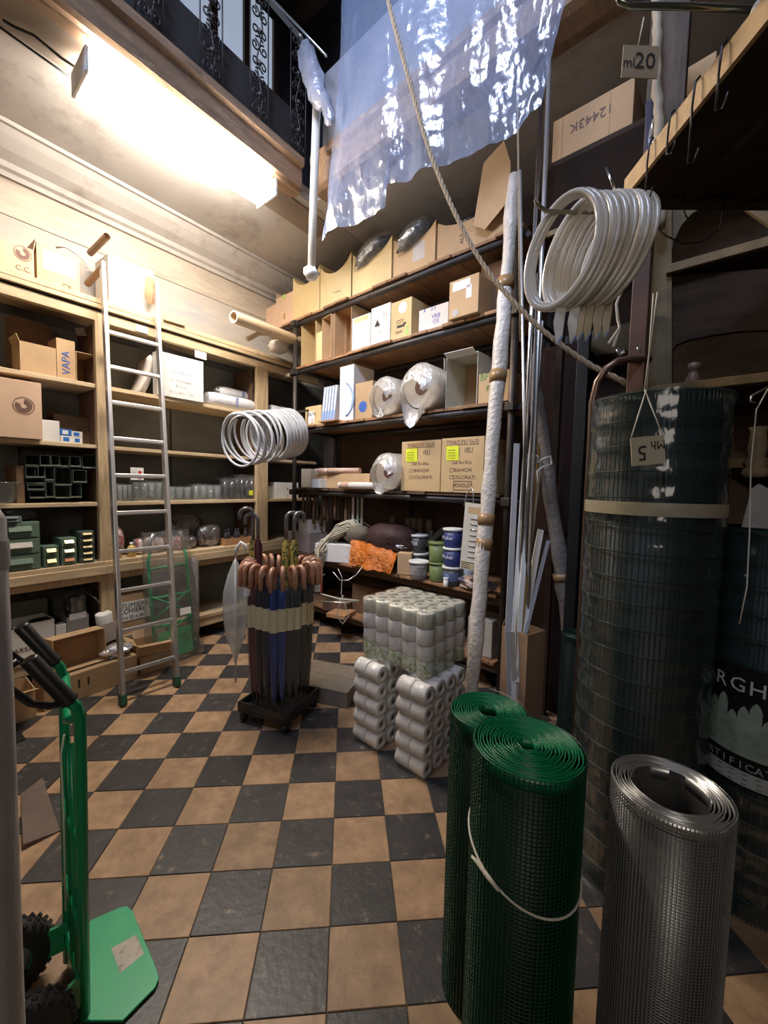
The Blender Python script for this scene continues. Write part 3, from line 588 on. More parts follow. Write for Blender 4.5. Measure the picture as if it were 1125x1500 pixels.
# shelf z 1.43 right bays
t = thing('price_card', 'white card with a red dot hung above the glassware behind the ladder', 'card', onx(201, 694, -3.96), PI/2)
MB().box(-0.055, 0.055, 0, 0.002, -0.055, 0.055).build('card', PAPER, t)
MB().lathe([(0, 0), (0.016, 0)], (0.022, -0.001, 0.012), 16, R=Matrix.Rotation(PI/2, 3, 'X')).build('red_dot', REDINK, t)
MB().lathe([(0, 0), (0.016, 0)], (0.022, -0.001, -0.03), 16, R=Matrix.Rotation(PI/2, 3, 'X')).build('grey_dot', INKBR, t)
lettering(t, 'Le\nCR', (-0.028, -0.001, -0.005), (PI/2, 0, 0), 0.026, INK)
def glass_pack(px0, px1, py, z, lab, n, seed, xf=-4.02, tint=None, hh=0.9, shape=0):
    y0, y1 = ySh(px0, z, xf), ySh(px1, z, xf); h = onx((px0+px1)/2, py, xf).z-z; w = y1-y0
    t = thing('glass_pack', lab, 'glassware', (xf-0.06, (y0+y1)/2, z+0.001), PI/2)
    r = w/n/2*0.95
    for row in (0, 1):
        for k in range(n):
            x = -w/2+w*(k+0.5)/n
            MB().lathe([(0, 0.003), (r*0.7, 0.003), (r*(0.95 if shape == 0 else 0.6), h*0.3), (r*0.96, h*hh), (r*0.88, h*hh), (r*0.6, h*0.3), (0, h*0.08)], (x, -0.04+0.1*row, 0), 12).build('glass', tint or GLASS, t)
    random.seed(seed)
    def fn(u, v):
        a = 2*PI*u; q = random.uniform(0.96, 1.06)
        return (math.copysign(abs(math.cos(a))**0.4, math.cos(a))*w*0.52*q, math.copysign(abs(math.sin(a))**0.4, math.sin(a))*0.11*q+0.01, h*v*random.uniform(0.95, 1.04))
    MB().grid(fn, 22, 4).build('film_wrap', CLEAR, t); return t
DG = mat('smoky_dark_glass', (0.05, 0.05, 0.06), 0.08, alpha=0.75, spec=1.0); RG = mat('red_patterned_wrap', (0.45, 0.08, 0.08), 0.4, var=0.5, scale=40, dirt=(0.75, 0.68, 0.62), dscale=30, dlo=0.52, dhi=0.56)
glass_pack(166, 196, 708, 1.43, 'film-wrapped pack of clear tumblers under the red-dot card', 4, 1)
glass_pack(196, 240, 704, 1.43, 'taller film-wrapped pack of clear glass cups behind the ladder', 4, 2)
glass_pack(246, 282, 712, 1.43, 'low tray of wrapped clear bowls right of the ladder', 3, 3, shape=1)
glass_pack(283, 325, 709, 1.43, 'film-wrapped pack of round clear jars in the middle of the glass shelf', 4, 4)
glass_pack(326, 346, 700, 1.43, 'dark bag of smoky glasses left of the yellow note', 2, 5, tint=DG)
t = glass_pack(345, 374, 696, 1.43, 'row of dark smoky glasses carrying a bright yellow note', 4, 6, tint=DG)
MB().box(0.0, 0.055, -0.122, -0.12, 0.045, 0.1).build('yellow_note', YELLOW, t)
carton('white_box', 'small pale box half behind the second upright', m=CARDW, **lb(374, 398, 712, 1.43, 0.12, xf=-4.1))
t = thing('tin_can', 'grey metal tin with a white label behind the second upright', 'tin', (-4.12, ySh(402, 1.43, -4.1), 1.431), 0)
MB().lathe([(0, 0), (0.042, 0), (0.042, 0.135), (0.045, 0.14), (0.04, 0.145), (0, 0.145)], seg=18).build('can', ALU, t); MB().lathe([(0.043, 0.03), (0.043, 0.11)], seg=18).build('label_band', PAPER, t)
b = carton('white_box', 'white box with scattered dark marks right of the second upright', m=CARDW, **lb(404, 437, 707, 1.43, 0.16, xf=-4.02)); lettering(b, 'x\n ,\n(\n', (0.0, -0.082, 0.05), (PI/2, 0, 0), 0.05, INK)
# bench, right bays
def wrapbag(name, lab, px0, px1, py, z, m, seed, xf=-4.0, n=3, cat='pack', group=None):
    y0, y1 = ySh(px0, z, xf), ySh(px1, z, xf); h = onx((px0+px1)/2, py, xf).z-z; w = y1-y0
    t = thing(name, lab, cat, (xf-0.07, (y0+y1)/2, z+0.001), PI/2, group); random.seed(seed)
    for k in range(n): crumple(MB(), (-w/2+w*(k+0.5)/n, 0, h*0.48), (w/n*0.5, 0.07, h*0.46), 10, 6, 0.12, seed+k).build('bundle', m, t)
    crumple(MB(), (0, 0, h*0.52), (w*0.52, 0.085, h*0.52), 16, 8, 0.07, seed+9).build('film_wrap', CLEAR, t); return t
wrapbag('patterned_bag', 'red and white patterned bag behind the left ladder rail on the bench', 157, 186, 772, .935, RG, 11, xf=-3.93, n=2, cat='bag')
t = bottle('jar', 'yellow jar on the bench behind the ladder', (-3.98, ySh(195, .935), .936), 0.035, 0.13, mat('mustard_yellow', (0.6, 0.42, 0.12), 0.4), WHITEPL)
wrapbag('wrapped_pack', 'white and red wrapped pack on the bench between the ladder rails', 200, 244, 787, .935, mat('pale_red_print', (0.6, 0.5, 0.46), 0.5, var=0.1, dirt=(0.45, 0.1, 0.07), dscale=20, dlo=0.55, dhi=0.58), 12, n=3)
wrapbag('wrapped_pack', 'red wrapped pack on the bench right of the ladder', 246, 272, 785, .935, RG, 13, n=2)
SPK = mat('dark_glittering_glass', (0.06, 0.04, 0.04), 0.12, var=0.8, scale=60, dirt=(0.55, 0.42, 0.4), dscale=45, dlo=0.6, dhi=0.64, spec=1.0)
wrapbag('glass_bag', 'upper dark glittering glass pack on the bench, behind the others', 252, 300, 756, .935, SPK, 14, xf=-4.12, n=3)
wrapbag('glass_bag', 'front glittering bag of dark glass left of the wooden tray', 262, 292, 786, .935, SPK, 15, n=2)
wrapbag('glass_bag', 'shiny dark bag of glass beside the wooden tray', 294, 328, 770, .935, SPK, 16, n=2)
t = thing('wooden_tray', 'shallow orange-brown wooden tray on the bench near the second upright', 'tray', (-4.03, (ySh(330, .935)+ySh(370, .935))/2, .936), PI/2); w_ = (ySh(370, .935)-ySh(330, .935))/2
OW = mat('orange_brown_wood', (0.42, 0.22, 0.1), 0.55, var=0.2, stretch=(1, 5, 5))
MB().box(-w_, w_, -0.08, 0.08, 0, 0.008).build('bottom', OW, t)
for k, (x0, x1, y0, y1) in enumerate(((-w_, w_, -0.08, -0.072), (-w_, w_, 0.072, 0.08), (-w_, -w_+0.008, -0.072, 0.072), (w_-0.008, w_, -0.072, 0.072))): MB().box(x0, x1, y0, y1, 0.008, 0.075).build('side', OW, t)
bc = bottle('bottle', 'dark bottle standing in the wooden tray on the bench', (-4.03, 0, .945), 0.022, 0.16, DG, BLACKPL, 'dark bottles in the wooden tray')
for k in range(5):
    c = bc if k == 0 else copy_tree(bc); c['label'] = 'dark bottle in the wooden tray on the bench, '+('leftmost', 'second from left', 'middle one', 'fourth from left', 'rightmost')[k]; c.location = (-4.01-0.045*(k % 2), (ySh(330, .935)+0.045+k*0.062), 0.9455)
# base shelf z 0.25
b = carton('cardboard_box', 'cream carton with faint letters on the base shelf at the left', top='open', m=CARDW, **lb(14, 81, 913, 0.25, 0.24, xf=-3.98)); lettering(b, 'MARSALE', (-0.05, -0.122, 0.07), (PI/2, 0, 0), 0.05, INKBR)
carton('cardboard_box', 'tall grey-brown carton at the back of the base shelf', m=mat('grey_brown_card', (0.15, 0.14, 0.11), 0.85), **lb(14, 72, 880, 0.25, 0.1, xf=-4.24))
t = thing('black_bag', 'rounded black bag sticking out of the cream carton on the base shelf', 'bag', (-4.1, ySh(62, .25, -4.1), 0.33)); crumple(MB(), (0, 0, 0.09), (0.09, 0.12, 0.09), 14, 8, 0.1, 21).build('bag', BLACKPL, t)
b = carton('coffee_packet', 'small silvery-white packet with dark marks on the base shelf', m=CARDW, **lb(83, 98, 915, 0.25, 0.08, xf=-3.98)); lettering(b, 'oo', (0, -0.042, 0.09), (PI/2, 0, 0), 0.05, INK)
b = carton('plastic_tub', 'grey plastic tub with a red mark and a white card on the base shelf', top='open', m=mat('grey_plastic', (0.3, 0.28, 0.27), 0.5), **lb(99, 131, 902, 0.25, 0.16, xf=-3.98), notes=((0.5, 1.0, 0.12, 0.05, PAPER),)); lettering(b, 'F1', (0.03, -0.083, 0.09), (PI/2, 0, 0), 0.07, REDINK)
glass_pack(102, 126, 872, 0.38, 'dark glass jars resting in the grey tub on the base shelf', 2, 31, xf=-4.03, tint=DG)
p = onx(157, 920, -3.9)
t = thing('white_canister', 'white cylinder canister leaning on the first upright below the bench', 'canister', (p.x, p.y, 0.25), tilt=(0.12, 0.05)); MB().lathe([(0, 0), (0.058, 0), (0.06, 0.005), (0.06, 0.19), (0.056, 0.195), (0.052, 0.19), (0, 0.188)], (0, 0, 0.06), 24).build('canister', WHITEPL, t)
p = onx(140, 882, -4.0)
for s, lab in ((0, 'thin steel tool with a black grip under the bench, left of the upright'), (1, 'bright steel blade tool under the bench touching the upright')):
    a = onx(122+14*s, 862, -4.02); q = onx(144, 880+2*s, -3.97); t = thing('hand_tool', lab, 'tool', a); v = q-a
    MB().bar((0, 0, 0), v*0.45, 0.018, 0.012).build('grip', BLACKPL, t); MB().bar(v*0.4, v*1.15, 0.016, 0.004).build('blade', CHROME, t)
b = carton('sign_board', 'white sign lettered for dustbins on a tan carton behind the ladder foot', m=CARD, **lb(163, 213, 872, 0.25, 0.18, xf=-3.95))
hh = 0.0
MB().box(-0.2, 0.19, -0.094, -0.0915, 0.12, 0.29).build('sign_sheet', PAPER, b)
lettering(b, 'PATTUMIERE', (0, -0.0955, 0.253), (PI/2, 0, 0), 0.062, INK, sx=0.95); lettering(b, 'BICCHIERI', (0, -0.0955, 0.205), (PI/2, 0, 0), 0.06, INK, sx=0.95); lettering(b, 'Euro 22 x 28', (0.02, -0.0955, 0.15), (PI/2, 0, 0), 0.04, INK)
# cartons on the floor in front of the base
def floorbox(lab, px0, px1, pyb, w, d, h, yaw, **k):
    p = onz((px0+px1)/2, pyb); return carton('cardboard_box', lab, (p.x, p.y, 0.001+k.pop('lift', 0)), PI/2+yaw, w, d, h, **k)
b = carton('cardboard_box', 'open tan carton lying on its side showing its inside, left of the ladder foot', (-3.66, 1.12, 0.205), PI/2+0.06, 0.34, 0.16, 0.25, top='side')
b.rotation_euler[0] = -0.12
lettering(b, '\u2022\u2022\u2022', (0, 0, 0.2515), (0, 0, 0), 0.05, INKBR)
b = carton('cardboard_box', 'long low tan carton with hand holes on the floor under the open carton', (-3.64, 1.18, 0.001), PI/2+0.05, 0.62, 0.22, 0.2, m=CARD)
for x in (-0.1, -0.04): MB().box(x-0.006, x+0.006, -0.1115, -0.11, 0.09, 0.15).build('slot', INK, b)
b = carton('cardboard_box', 'tan carton with a spread flap on the floor at the far left', (-3.62, 0.66, 0.001), PI/2-0.05, 0.34, 0.26, 0.2, top='open', m=CARD, flaps=(('f', 20, 0.15), ('l', 40, 0.1)))
t = thing('black_crate', 'black open crate among the cartons behind the hand truck', 'crate', (-3.3, 0.62, 0.001), PI/2)
bin_open(MB(Matrix.Rotation(-PI/2, 4, 'X')@Matrix.Translation((0, 0, 0))), -0.09, 0.09, -0.08, 0.08, -0.15).build('body', BLACKPL, t)
t = carton('cardboard_box', 'small brown carton with flaps folded out beside the ladder', (-3.66, 1.66, 0.15), PI/2-0.25, 0.26, 0.2, 0.1, top='open', flaps=(('f', 12, 0.12), ('b', 40, 0.1), ('l', 30, 0.08)))
tag(carton('cardboard_box', 'plain tan carton on the floor supporting the flapped one behind the ladder', (-3.68, 1.66, 0.001), PI/2, 0.26, 0.22, 0.147))
p = onx(172, 957, -3.62)
t = thing('foil_ball', 'crumpled silver and white foil in the cartons behind the left ladder rail', 'foil', (p.x, p.y, 0.206)); crumple(MB(), (0, 0, 0.05), (0.06, 0.1, 0.05), 16, 9, 0.35, 33, smooth=False).build('foil', mat('silver_foil', (0.75, 0.75, 0.8), 0.25, metal=0.7), t)
tag(MB().obox((0, 0, 0), (0.004, 0.13, 0.16), (0.15, 0.1, 0)).build('paper_sheet', mat('pale_paper', (0.5, 0.47, 0.43), 0.7), None, loc=onx(163, 925, -3.75)), 'pale paper sheet propped below the white canister', 'paper')
# green trolley in a clear bag
p = onz(262, 972); t = thing('wrapped_trolley', 'new green folding trolley in a clear plastic bag leaning on the bench', 'trolley', (p.x-0.05, p.y, 0), PI/2, tilt=(-0.13, 0))
GR2 = mat('bright_green_tube', (0.02, 0.36, 0.13), 0.35)
hw = 0.17
for s in (-1, 1): MB().tube([(s*hw, 0, 0.05), (s*hw, 0, 0.92), (s*hw*0.9, -0.0, 1.0)], 0.014, 8).build('side_tube', GR2, t)
for z in (0.08, 0.35, 0.6, 0.86): MB().tube([(-hw, 0, z), (hw, 0, z)], 0.011, 6).build('cross_tube', GR2, t)
MB().box(-0.15, 0.15, -0.03, -0.02, 0.06, 0.3).build('toe_plate', GR2, t, bevel=0.01)
for z in (0.2, 0.42): MB().tube([(-hw, -0.01, z), (hw, -0.01, z+0.2)], 0.007, 6).tube([(hw, -0.01, z), (-hw, -0.01, z+0.2)], 0.007, 6).build('brace', GR2, t)
for s in (-1, 1): MB().tube([(s*hw*0.95, 0, 1.0), (s*hw*0.85, 0.0, 1.1), (s*hw*0.7, -0.02, 1.16)], 0.016, 8).build('grip', ALU, t)
for s in (-1, 1): MB().lathe([(0.03, -0.02), (0.08, -0.02), (0.085, 0), (0.08, 0.02), (0.03, 0.02)], (s*0.2, 0.05, 0.09), 18, R=Matrix.Rotation(PI/2, 3, 'Y')).build('wheel', BLACKPL, t)
random.seed(8)
def fb_(u, v):
    a = 2*PI*u; q = random.uniform(0.95, 1.05); k = 1.25-0.25*v+0.12*math.sin(v*30)*(v < 0.2)
    return (math.cos(a)*0.2*k*q, math.sin(a)*0.085*k*q, 0.01+1.17*v*random.uniform(0.99, 1.01))
MB().grid(fb_, 26, 18).build('plastic_bag', CLEAR, t)
MB().box(0.02, 0.12, -0.1, -0.098, 0.42, 0.48).build('paper_label', PAPER, t)
t = thing('film_roll', 'clear wrapped pole pack standing right of the bagged green trolley', 'roll', (p.x-0.22, p.y+0.26, 0), 0)
MB().lathe([(0, 0.005), (0.05, 0.005), (0.055, 0.3), (0.05, 0.85), (0.02, 0.9)], seg=16).build('roll', mat('grey_film_roll', (0.35, 0.32, 0.3), 0.2, alpha=0.6, bump=0.6), t)
# ============================================================ PIPE SHELVING, GOODS
from mathutils import noise
BAG = film('cloudy_bag_film', (0.8, 0.76, 0.70), 0.62, 0.16, 0.22, 22, 1.0)
# top shelf A
za = SZ['A']
carton('cardboard_box', 'small pinkish carton with green tape, first on the top pipe shelf', m=PINKC, **sbx(388, 404, 449, za, 0.14, yf=2.95), flaps=(('l', 60, 0.04),))
b = carton('cardboard_box', 'pinkish carton with an upright flap and green tape, second on the top pipe shelf', m=PINKC, **sbx(404, 430, 432, za, 0.2, yf=2.95), flaps=(('l', 100, 0.06),), notes=((0.45, 0.95, 0.05, 0.05, mat('green_tape', (0.35, 0.55, 0.12), 0.5)), (0.5, 0.3, 0.035, 0.07, TAPE)))
carton('cardboard_box', 'yellowish carton with a dipped front, leftmost above the pipe clamp', top='scoop', m=CARDY, **sbx(429, 468, 398, za, 0.3))
b = carton('cardboard_box', 'yellowish carton with a dipped front and small handwriting on the top shelf', top='scoop', m=CARDY, **sbx(469, 514, 381, za, 0.3)); lettering(b, '4 Lemos.', (0.03, -0.152, 0.12), (PI/2, 0.05, 0), 0.035, INKBR)
def bagbox(px0, px1, py, lab, lab2, seed, notes=()):
    k = sbx(px0, px1, py, za, 0.3); b = carton('cardboard_box', lab, m=CARDY if seed < 50 else CARD, top='scoop', notes=notes, **k)
    t = thing('black_bag', lab2, 'bag', Vector(k['loc'])+Vector((0, 0, k['h']*0.78)), k['rz'], tilt=(0, -0.35))
    crumple(MB(), (0.0, -0.12, 0.03), (k['w']*0.42, 0.10, 0.075), 16, 9, 0.16, seed, smooth=False).build('black_contents', mat('black_bag_plastic', (0.03, 0.03, 0.035), 0.3, var=0.3), t)
    crumple(MB(), (0.0, -0.12, 0.035), (k['w']*0.47, 0.115, 0.095), 20, 10, 0.1, seed+1).build('clear_bag', CLEAR, t); return b
bagbox(516, 573, 360, 'yellowish carton holding a black bag, left one on the top shelf', 'black crinkled bag in a clear sleeve, left one poking from a top shelf carton', 40)
bagbox(576, 637, 338, 'carton with a grey printed panel holding a black bag on the top shelf', 'black crinkled bag in a clear sleeve, right one drooping over the top shelf carton', 50, notes=((0.62, 0.45, 0.13, 0.15, mat('grey_print_panel', (0.45, 0.4, 0.36), 0.6)),))
k = sbx(640, 738, 305, za, 0.34); b = carton('cardboard_box', 'largest carton on the top shelf with a curved cut front and a tall raised flap', m=CARD, top='scoop', **k)
MK = Matrix.LocRotScale(Vector(k['loc']), __import__('mathutils').Euler((0, 0, k['rz'])), None).inverted()
MB(MK).prism([(706, 236), (738, 206), (746, 235), (740, 285), (701, 327), (684, 322)], 0, 0.006, lambda u, v, a: SW(onS(u, v, 2.80))+SW(0, a+(v-206)*0.0008, 0)).build('raised_flap', CARD, b)
lettering(b, 'FEDY\nICRETIM.', (0.1, -0.172, 0.17), (PI/2, 0, 0), 0.06, mat('faint_brown_print', (0.36, 0.22, 0.12), 0.8)); lettering(b, 'ALE', (-0.06, -0.172, 0.1), (PI/2, -PI/2, 0), 0.05, INK)
t = thing('black_brush_coil', 'round black bristly coil lying in the largest top shelf carton', 'brush', Vector(k['loc'])+Vector((-0.04, 0.06, k['h']*0.95)), k['rz'], tilt=(0.5, 0))
g = MB()
for q in range(4): g.tube([(0.13*math.cos(a*PI/12), 0.13*math.sin(a*PI/12), 0.02*q) for a in range(24)], 0.03, 6, closed=True)
g.build('coil', BLACKPL, t)
g = MB(); random.seed(9)
for a in range(150):
    an = random.uniform(0, 2*PI); z = random.uniform(-0.02, 0.09); g.tube([(0.13*math.cos(an), 0.13*math.sin(an), z), (0.185*math.cos(an+0.1), 0.185*math.sin(an+0.1), z+random.uniform(-.02, .02))], 0.003, 3)
g.build('bristles', BLACKPL, t)['kind'] = 'stuff'
# second shelf B
zb = SZ['B']
carton('cardboard_box', 'tall open-mouthed carton at the left end of the second pipe shelf', top='side', m=CARDY, inner=CARD, **sbx(441, 462, 462, zb, 0.3))
carton('cardboard_box', 'thin plain carton behind the narrow one on the second pipe shelf', m=CARDY, **sbx(463, 471, 487, zb, 0.28))
carton('cardboard_box', 'very narrow open box turned to the room on the second pipe shelf', top='side', m=CARD, **sbx(471, 487, 463, zb, 0.2, yf=2.93, yaw=-0.15))
carton('cardboard_box', 'tallest open-mouthed carton on the second pipe shelf', top='side', m=CARD, **sbx(489, 514, 450, zb, 0.3))
b = carton('cardboard_box', 'bright box with a yellow and tan printed top edge on the second pipe shelf', m=CARDW, **sbx(515, 542, 463, zb, 0.28), notes=((0.5, 0.9, 0.2, 0.045, CARDY),)); lettering(b, '2', (0, -0.142, 0.12), (PI/2, 0, 0), 0.03, GT)
b = carton('cardboard_box', 'white box with a black triangle mark on the second pipe shelf', m=CARDW, **sbx(543, 571, 448, zb, 0.3)); lettering(b, '\u25B2', (-0.04, -0.152, 0.2), (PI/2, 0, 0), 0.08, INK); lettering(b, '11', (0.06, -0.152, 0.26), (PI/2, 0, 0), 0.06, mat('pale_red', (0.6, 0.3, 0.25), 0.7)); lettering(b, '. , .\n 3 .', (0, -0.152, 0.12), (PI/2, 0, 0), 0.035, GT)
b = carton('cardboard_box', 'tan carton with an animal mark and torn white label, middle of the second pipe shelf', m=CARDY, **sbx(572, 602, 440, zb, 0.3)); lettering(b, 'CSY', (-0.01, -0.152, 0.15), (PI/2, 0, 0), 0.05, INKBR); MB().obox((0, -0.151, 0.11), (0.09, 0.002, 0.022)).obox((0.045, -0.151, 0.125), (0.03, 0.002, 0.02)).build('animal_mark', INK, b)
lettering(b, 'ISIDES', (-0.02, -0.152, 0.06), (PI/2, 0, 0), 0.03, INKBR); MB().lathe([(0, 0), (0.05, 0)], (0.02, -0.152, 0.27), 20, R=Matrix.Rotation(PI/2, 3, 'X')).build('round_label', PAPER, b); MB().box(0.06, 0.09, -0.152, -0.15, 0.02, 0.1).build('green_label', mat('green_tape', (0.35, 0.55, 0.12), 0.5), b)
b = carton('cardboard_box', 'pale pinkish box with blue pen writing on the second pipe shelf', m=mat('pale_pink_card', (0.66, 0.58, 0.54), 0.7, var=0.05), **sbx(613, 656, 449, zb, 0.3)); lettering(b, 'X', (-0.09, -0.152, 0.175), (PI/2, 0, 0), 0.045, BLUEINK); lettering(b, '3.3', (0.0, -0.152, 0.175), (PI/2, 0, 0), 0.045, BLUEINK); lettering(b, 'VRB', (0.03, -0.152, 0.105), (PI/2, 0, 0), 0.05, BLUEINK); lettering(b, 'OS', (0.03, -0.152, 0.06), (PI/2, 0, 0), 0.05, BLUEINK)
k = sbx(657, 700, 407, zb, 0.3, yf=2.86); b = carton('cardboard_box', 'tan carton with a white label overhanging the second pipe shelf at the right', m=CARD, **k, notes=((0.42, 0.82, 0.16, 0.07, PAPER), (0.68, 0.6, 0.05, 0.1, PAPER)))
MB().lathe([(0, 0), (0.028, 0)], (-0.07, -0.152, 0.04), 16, R=Matrix.Rotation(PI/2, 3, 'X')).build('round_stamp', mat('grey_stamp', (0.45, 0.42, 0.4), 0.7), b)
carton('cardboard_box', 'torn dark carton behind the wrapped pole on the second pipe shelf', m=BROWNC, **sbx(702, 742, 385, zb, 0.25, yf=3.05))
# third shelf C
zc = SZ['C']
b = carton('small_carton', 'small carton with white lettered front reading FILTRI on the third pipe shelf', m=CARDY, **sbx(447, 470, 595, zc, 0.15), notes=((0.4, 0.42, 0.11, 0.13, PAPER),)); lettering(b, 'FILTRI', (-0.01, -0.078, 0.12), (PI/2, 0, 0), 0.05, INK); lettering(b, '||||\n||||', (-0.01, -0.078, 0.05), (PI/2, 0, 0), 0.03, mat('orange_print', (0.6, 0.3, 0.1), 0.6))
sheet = tag(MB().box(-0.14, 0.14, -0.06, 0.3, 0, 0.012).build('thin_board', OW, None, loc=SW(xSc(490, zc), 2.90, zc+0.001), rz=RS), 'thin brown board under the blue and white packs on the third pipe shelf', 'board')
SKY = mat('light_blue_print', (0.3, 0.42, 0.68), 0.45, var=0.05); xs0 = xSc(474, zc+.02)
for k_ in range(5):
    t = thing('filter_pack', ('leftmost','second','middle','fourth','rightmost')[k_]+' tilted white pack with blue edges in the row on the third pipe shelf', 'pack', SW(xs0+0.045*k_, 2.93, zc+0.014), RS, 'white and blue filter packs', tilt=(0, 0.13))
    MB().box(-0.018, 0.018, 0, 0.3, 0, 0.375).build('pack', CARDW, t, bevel=0.002); MB().box(-0.019, -0.014, -0.002, 0.0, 0, 0.375).box(0.014, 0.019, -0.002, 0.0, 0, 0.375).box(-0.014, 0.014, -0.002, 0, 0.02, 0.12).build('blue_edge', SKY, t)
k = sbx(500, 540, 553, zc, 0.3); b = carton('cardboard_box', 'beige carton with a curved blue band and blue round logo on the third pipe shelf', m=CARDW, **sbx(497, 517, 536, zc, 0.3))
g = MB(); g.grid(lambda u, v: (0.02+(0.15+0.03*v)*math.cos(-1.2+2.4*u)-0.08, 0.001, 0.22+(0.17+0.02*v)*math.sin(-1.2+2.4*u)), 14, 1); o = g.build('blue_band', SKY, b, solid=0.003); o.location = (0, -0.154, 0)
b = carton('cardboard_box', 'tan box with a dark blue oval logo beside the blue-banded one', m=CARD, **sbx(520, 545, 560, zc, 0.28)); MB().lathe([(0, 0), (0.055, 0)], (-0.01, -0.142, 0.12), 20, R=Matrix.Rotation(PI/2, 3, 'X')).build('oval_logo', BLUEINK, b)
def bagroll(pxc, pyc, rpx, z, lab, seed, drop, yf=2.9):
    p = onS(pxc, pyc, yf); dep = (SW(*p)-EYE).dot(FWD); r = rpx*dep/FPX
    t = thing('bagged_roll', lab, 'roll', SW(p.x, yf, z+0.002), RS); zc_ = max(r, p.z-z)
    MB().tube([(0, 0.0, zc_), (0, 0.55, zc_)], r*0.93, 22).build('roll', mat('pale_roll_core', (0.6, 0.52, 0.42), 0.6, bump=0.3), t)
    MB().lathe([(r*0.35, 0), (r*0.1, 0.0)], (0, -0.003, zc_), 16, R=Matrix.Rotation(PI/2, 3, 'X')).build('core', INKBR, t)
    random.seed(seed); nu, nv = 26, 9; J = [[random.uniform(-1, 1) for _ in range(nv+1)] for _ in range(nu)]
    def fn(u, v):
        i = int(round(u*nu)) % nu; k = int(round(v*nv)); a = 2*PI*u; j = J[i][k]
        if v < 0.45: q = r*(1.0+0.03*j); y = 0.3-0.34*v/0.45; return (q*math.cos(a), y, zc_+q*math.sin(a))
        w_ = (v-0.45)/0.55; q = r*(1.03-0.42*w_)*(1+0.1*j); s = math.sin(a)
        return (q*math.cos(a)*(1-0.35*w_*(s < 0)), -0.04-0.10*w_+0.02*j, zc_+q*s-(drop*w_*(1.0 if s < 0 else 0.35)))
    MB().grid(fn, nu, nv).build('plastic_hood', BAG, t); return t
bagroll(567, 583, 27, zc, 'left bagged roll on the third pipe shelf with its cloudy bag gathered in front', 61, 0.10)
bagroll(617, 575, 33, zc, 'right, larger bagged roll on the third pipe shelf with its bag hanging to a point', 62, 0.24, yf=2.88)
k = sbx(652, 698, 520, zc, 0.3); b = carton('cardboard_box', 'tall carton open to the room with peeled white edges on the third pipe shelf', top='side', m=mat('faded_white_green_card', (0.5, 0.47, 0.38), 0.8, var=0.15), inner=CARDIN, **k, flaps=())
MB().obox((-k['w']*0.5, -0.17, k['h']*0.86), (0.004, 0.09, k['h']*0.22), (0.2, 0, 0.4)).obox((0.0, -0.18, k['h']), (k['w']*0.9, 0.07, 0.004), (-0.5, 0, 0)).build('flap', CARDW, b)
b = carton('cardboard_box', 'square carton with green pen lettering beside the wrapped pole', m=CARD, **sbx(700, 745, 545, zc, 0.3))
GP = mat('green_pen', (0.1, 0.25, 0.06), 0.7); lettering(b, 'BFF dps', (-0.0, -0.152, 0.2), (PI/2, 0, 0), 0.075, GP); lettering(b, 'FTGI', (-0.0, -0.152, 0.11), (PI/2, 0, 0), 0.06, GP); lettering(b, '\u2019 . 1', (-0.0, -0.152, 0.05), (PI/2, 0, 0), 0.05, GP)
# fourth shelf D
zd = SZ['D']
def napkins(px0, px1, py, lab, cut, **kw):
    k = sbx(px0, px1, py, zd, 0.4, yf=2.9); b = carton('cardboard_box', lab, m=mat('clean_tan_card', (0.55, 0.38, 0.19), 0.75, var=0.05), **k, **kw); w, h = k['w'], k['h']; f = -0.2016
    lettering(b, 'TOVAGLIOLI 33x33', (0, f, h*0.9), (PI/2, 0, 0), h*0.14, INKBR, sx=0.56); lettering(b, 'VELI' if not cut else 'VELI', (w*0.15, f, h*0.76), (PI/2, 0, 0), h*0.13, INKBR, sx=0.75)
    lettering(b, 'Conf. 36 x 50 pz.', (0, f, h*0.55), (PI/2, 0, 0), h*0.085, INKBR, sx=0.72)
    lettering(b, 'BIANCHI', (w*0.03, f, h*0.41), (PI/2, 0, 0), h*0.095, INKBR); lettering(b, 'COLORATI', (w*0.06, f, h*0.28), (PI/2, 0, 0), h*0.095, INKBR)
    for v in (0.41, 0.28):
        x, z, s = -w*0.24, h*v, h*0.035
        MB().box(x-s, x+s, f, f+0.001, z-s, z-s+0.003).box(x-s, x+s, f, f+0.001, z+s-0.003, z+s).box(x-s, x-s+0.003, f, f+0.001, z-s, z+s).box(x+s-0.003, x+s, f, f+0.001, z-s, z+s).build('tick_box', INKBR, b)
    MB().obox((-w*0.22, f-0.004, h*0.72), (w*0.3, 0.001, h*0.26), (0.06, 0, 0)).build('yellow_note', YELLOW, b)
    for q in range(4): MB().box(-w*0.33, -w*0.14, f-0.009, f-0.008, h*(0.64+0.045*q), h*(0.645+0.045*q)).build('pen_line', INKBR, b)
    return b, w, h
napkins(587, 644, 646, 'tan napkin carton with a curling yellow note, the left of the pair', True)
b, w, h = napkins(645, 707, 641, 'tan napkin carton with a square yellow note and framed stamp, the right of the pair', False)
g = MB()
for (x0, x1, z0, z1) in ((-0.1, 0.14, 0.02, 0.026), (-0.1, 0.14, 0.09, 0.096), (-0.1, -0.094, 0.02, 0.096), (0.134, 0.14, 0.02, 0.096)): g.box(x0*0.7, x1*0.7, -0.2018, -0.2, z0, z1)
g.build('stamp_frame', INKBR, b); lettering(b, 'MONOUSO', (0.015, -0.2016, 0.058), (PI/2, 0, 0), 0.05, INKBR, sx=0.7)
carton('white_box', 'tall white box at the left end of the fourth pipe shelf', m=CARDW, **sbx(441, 455, 687, zd, 0.2))
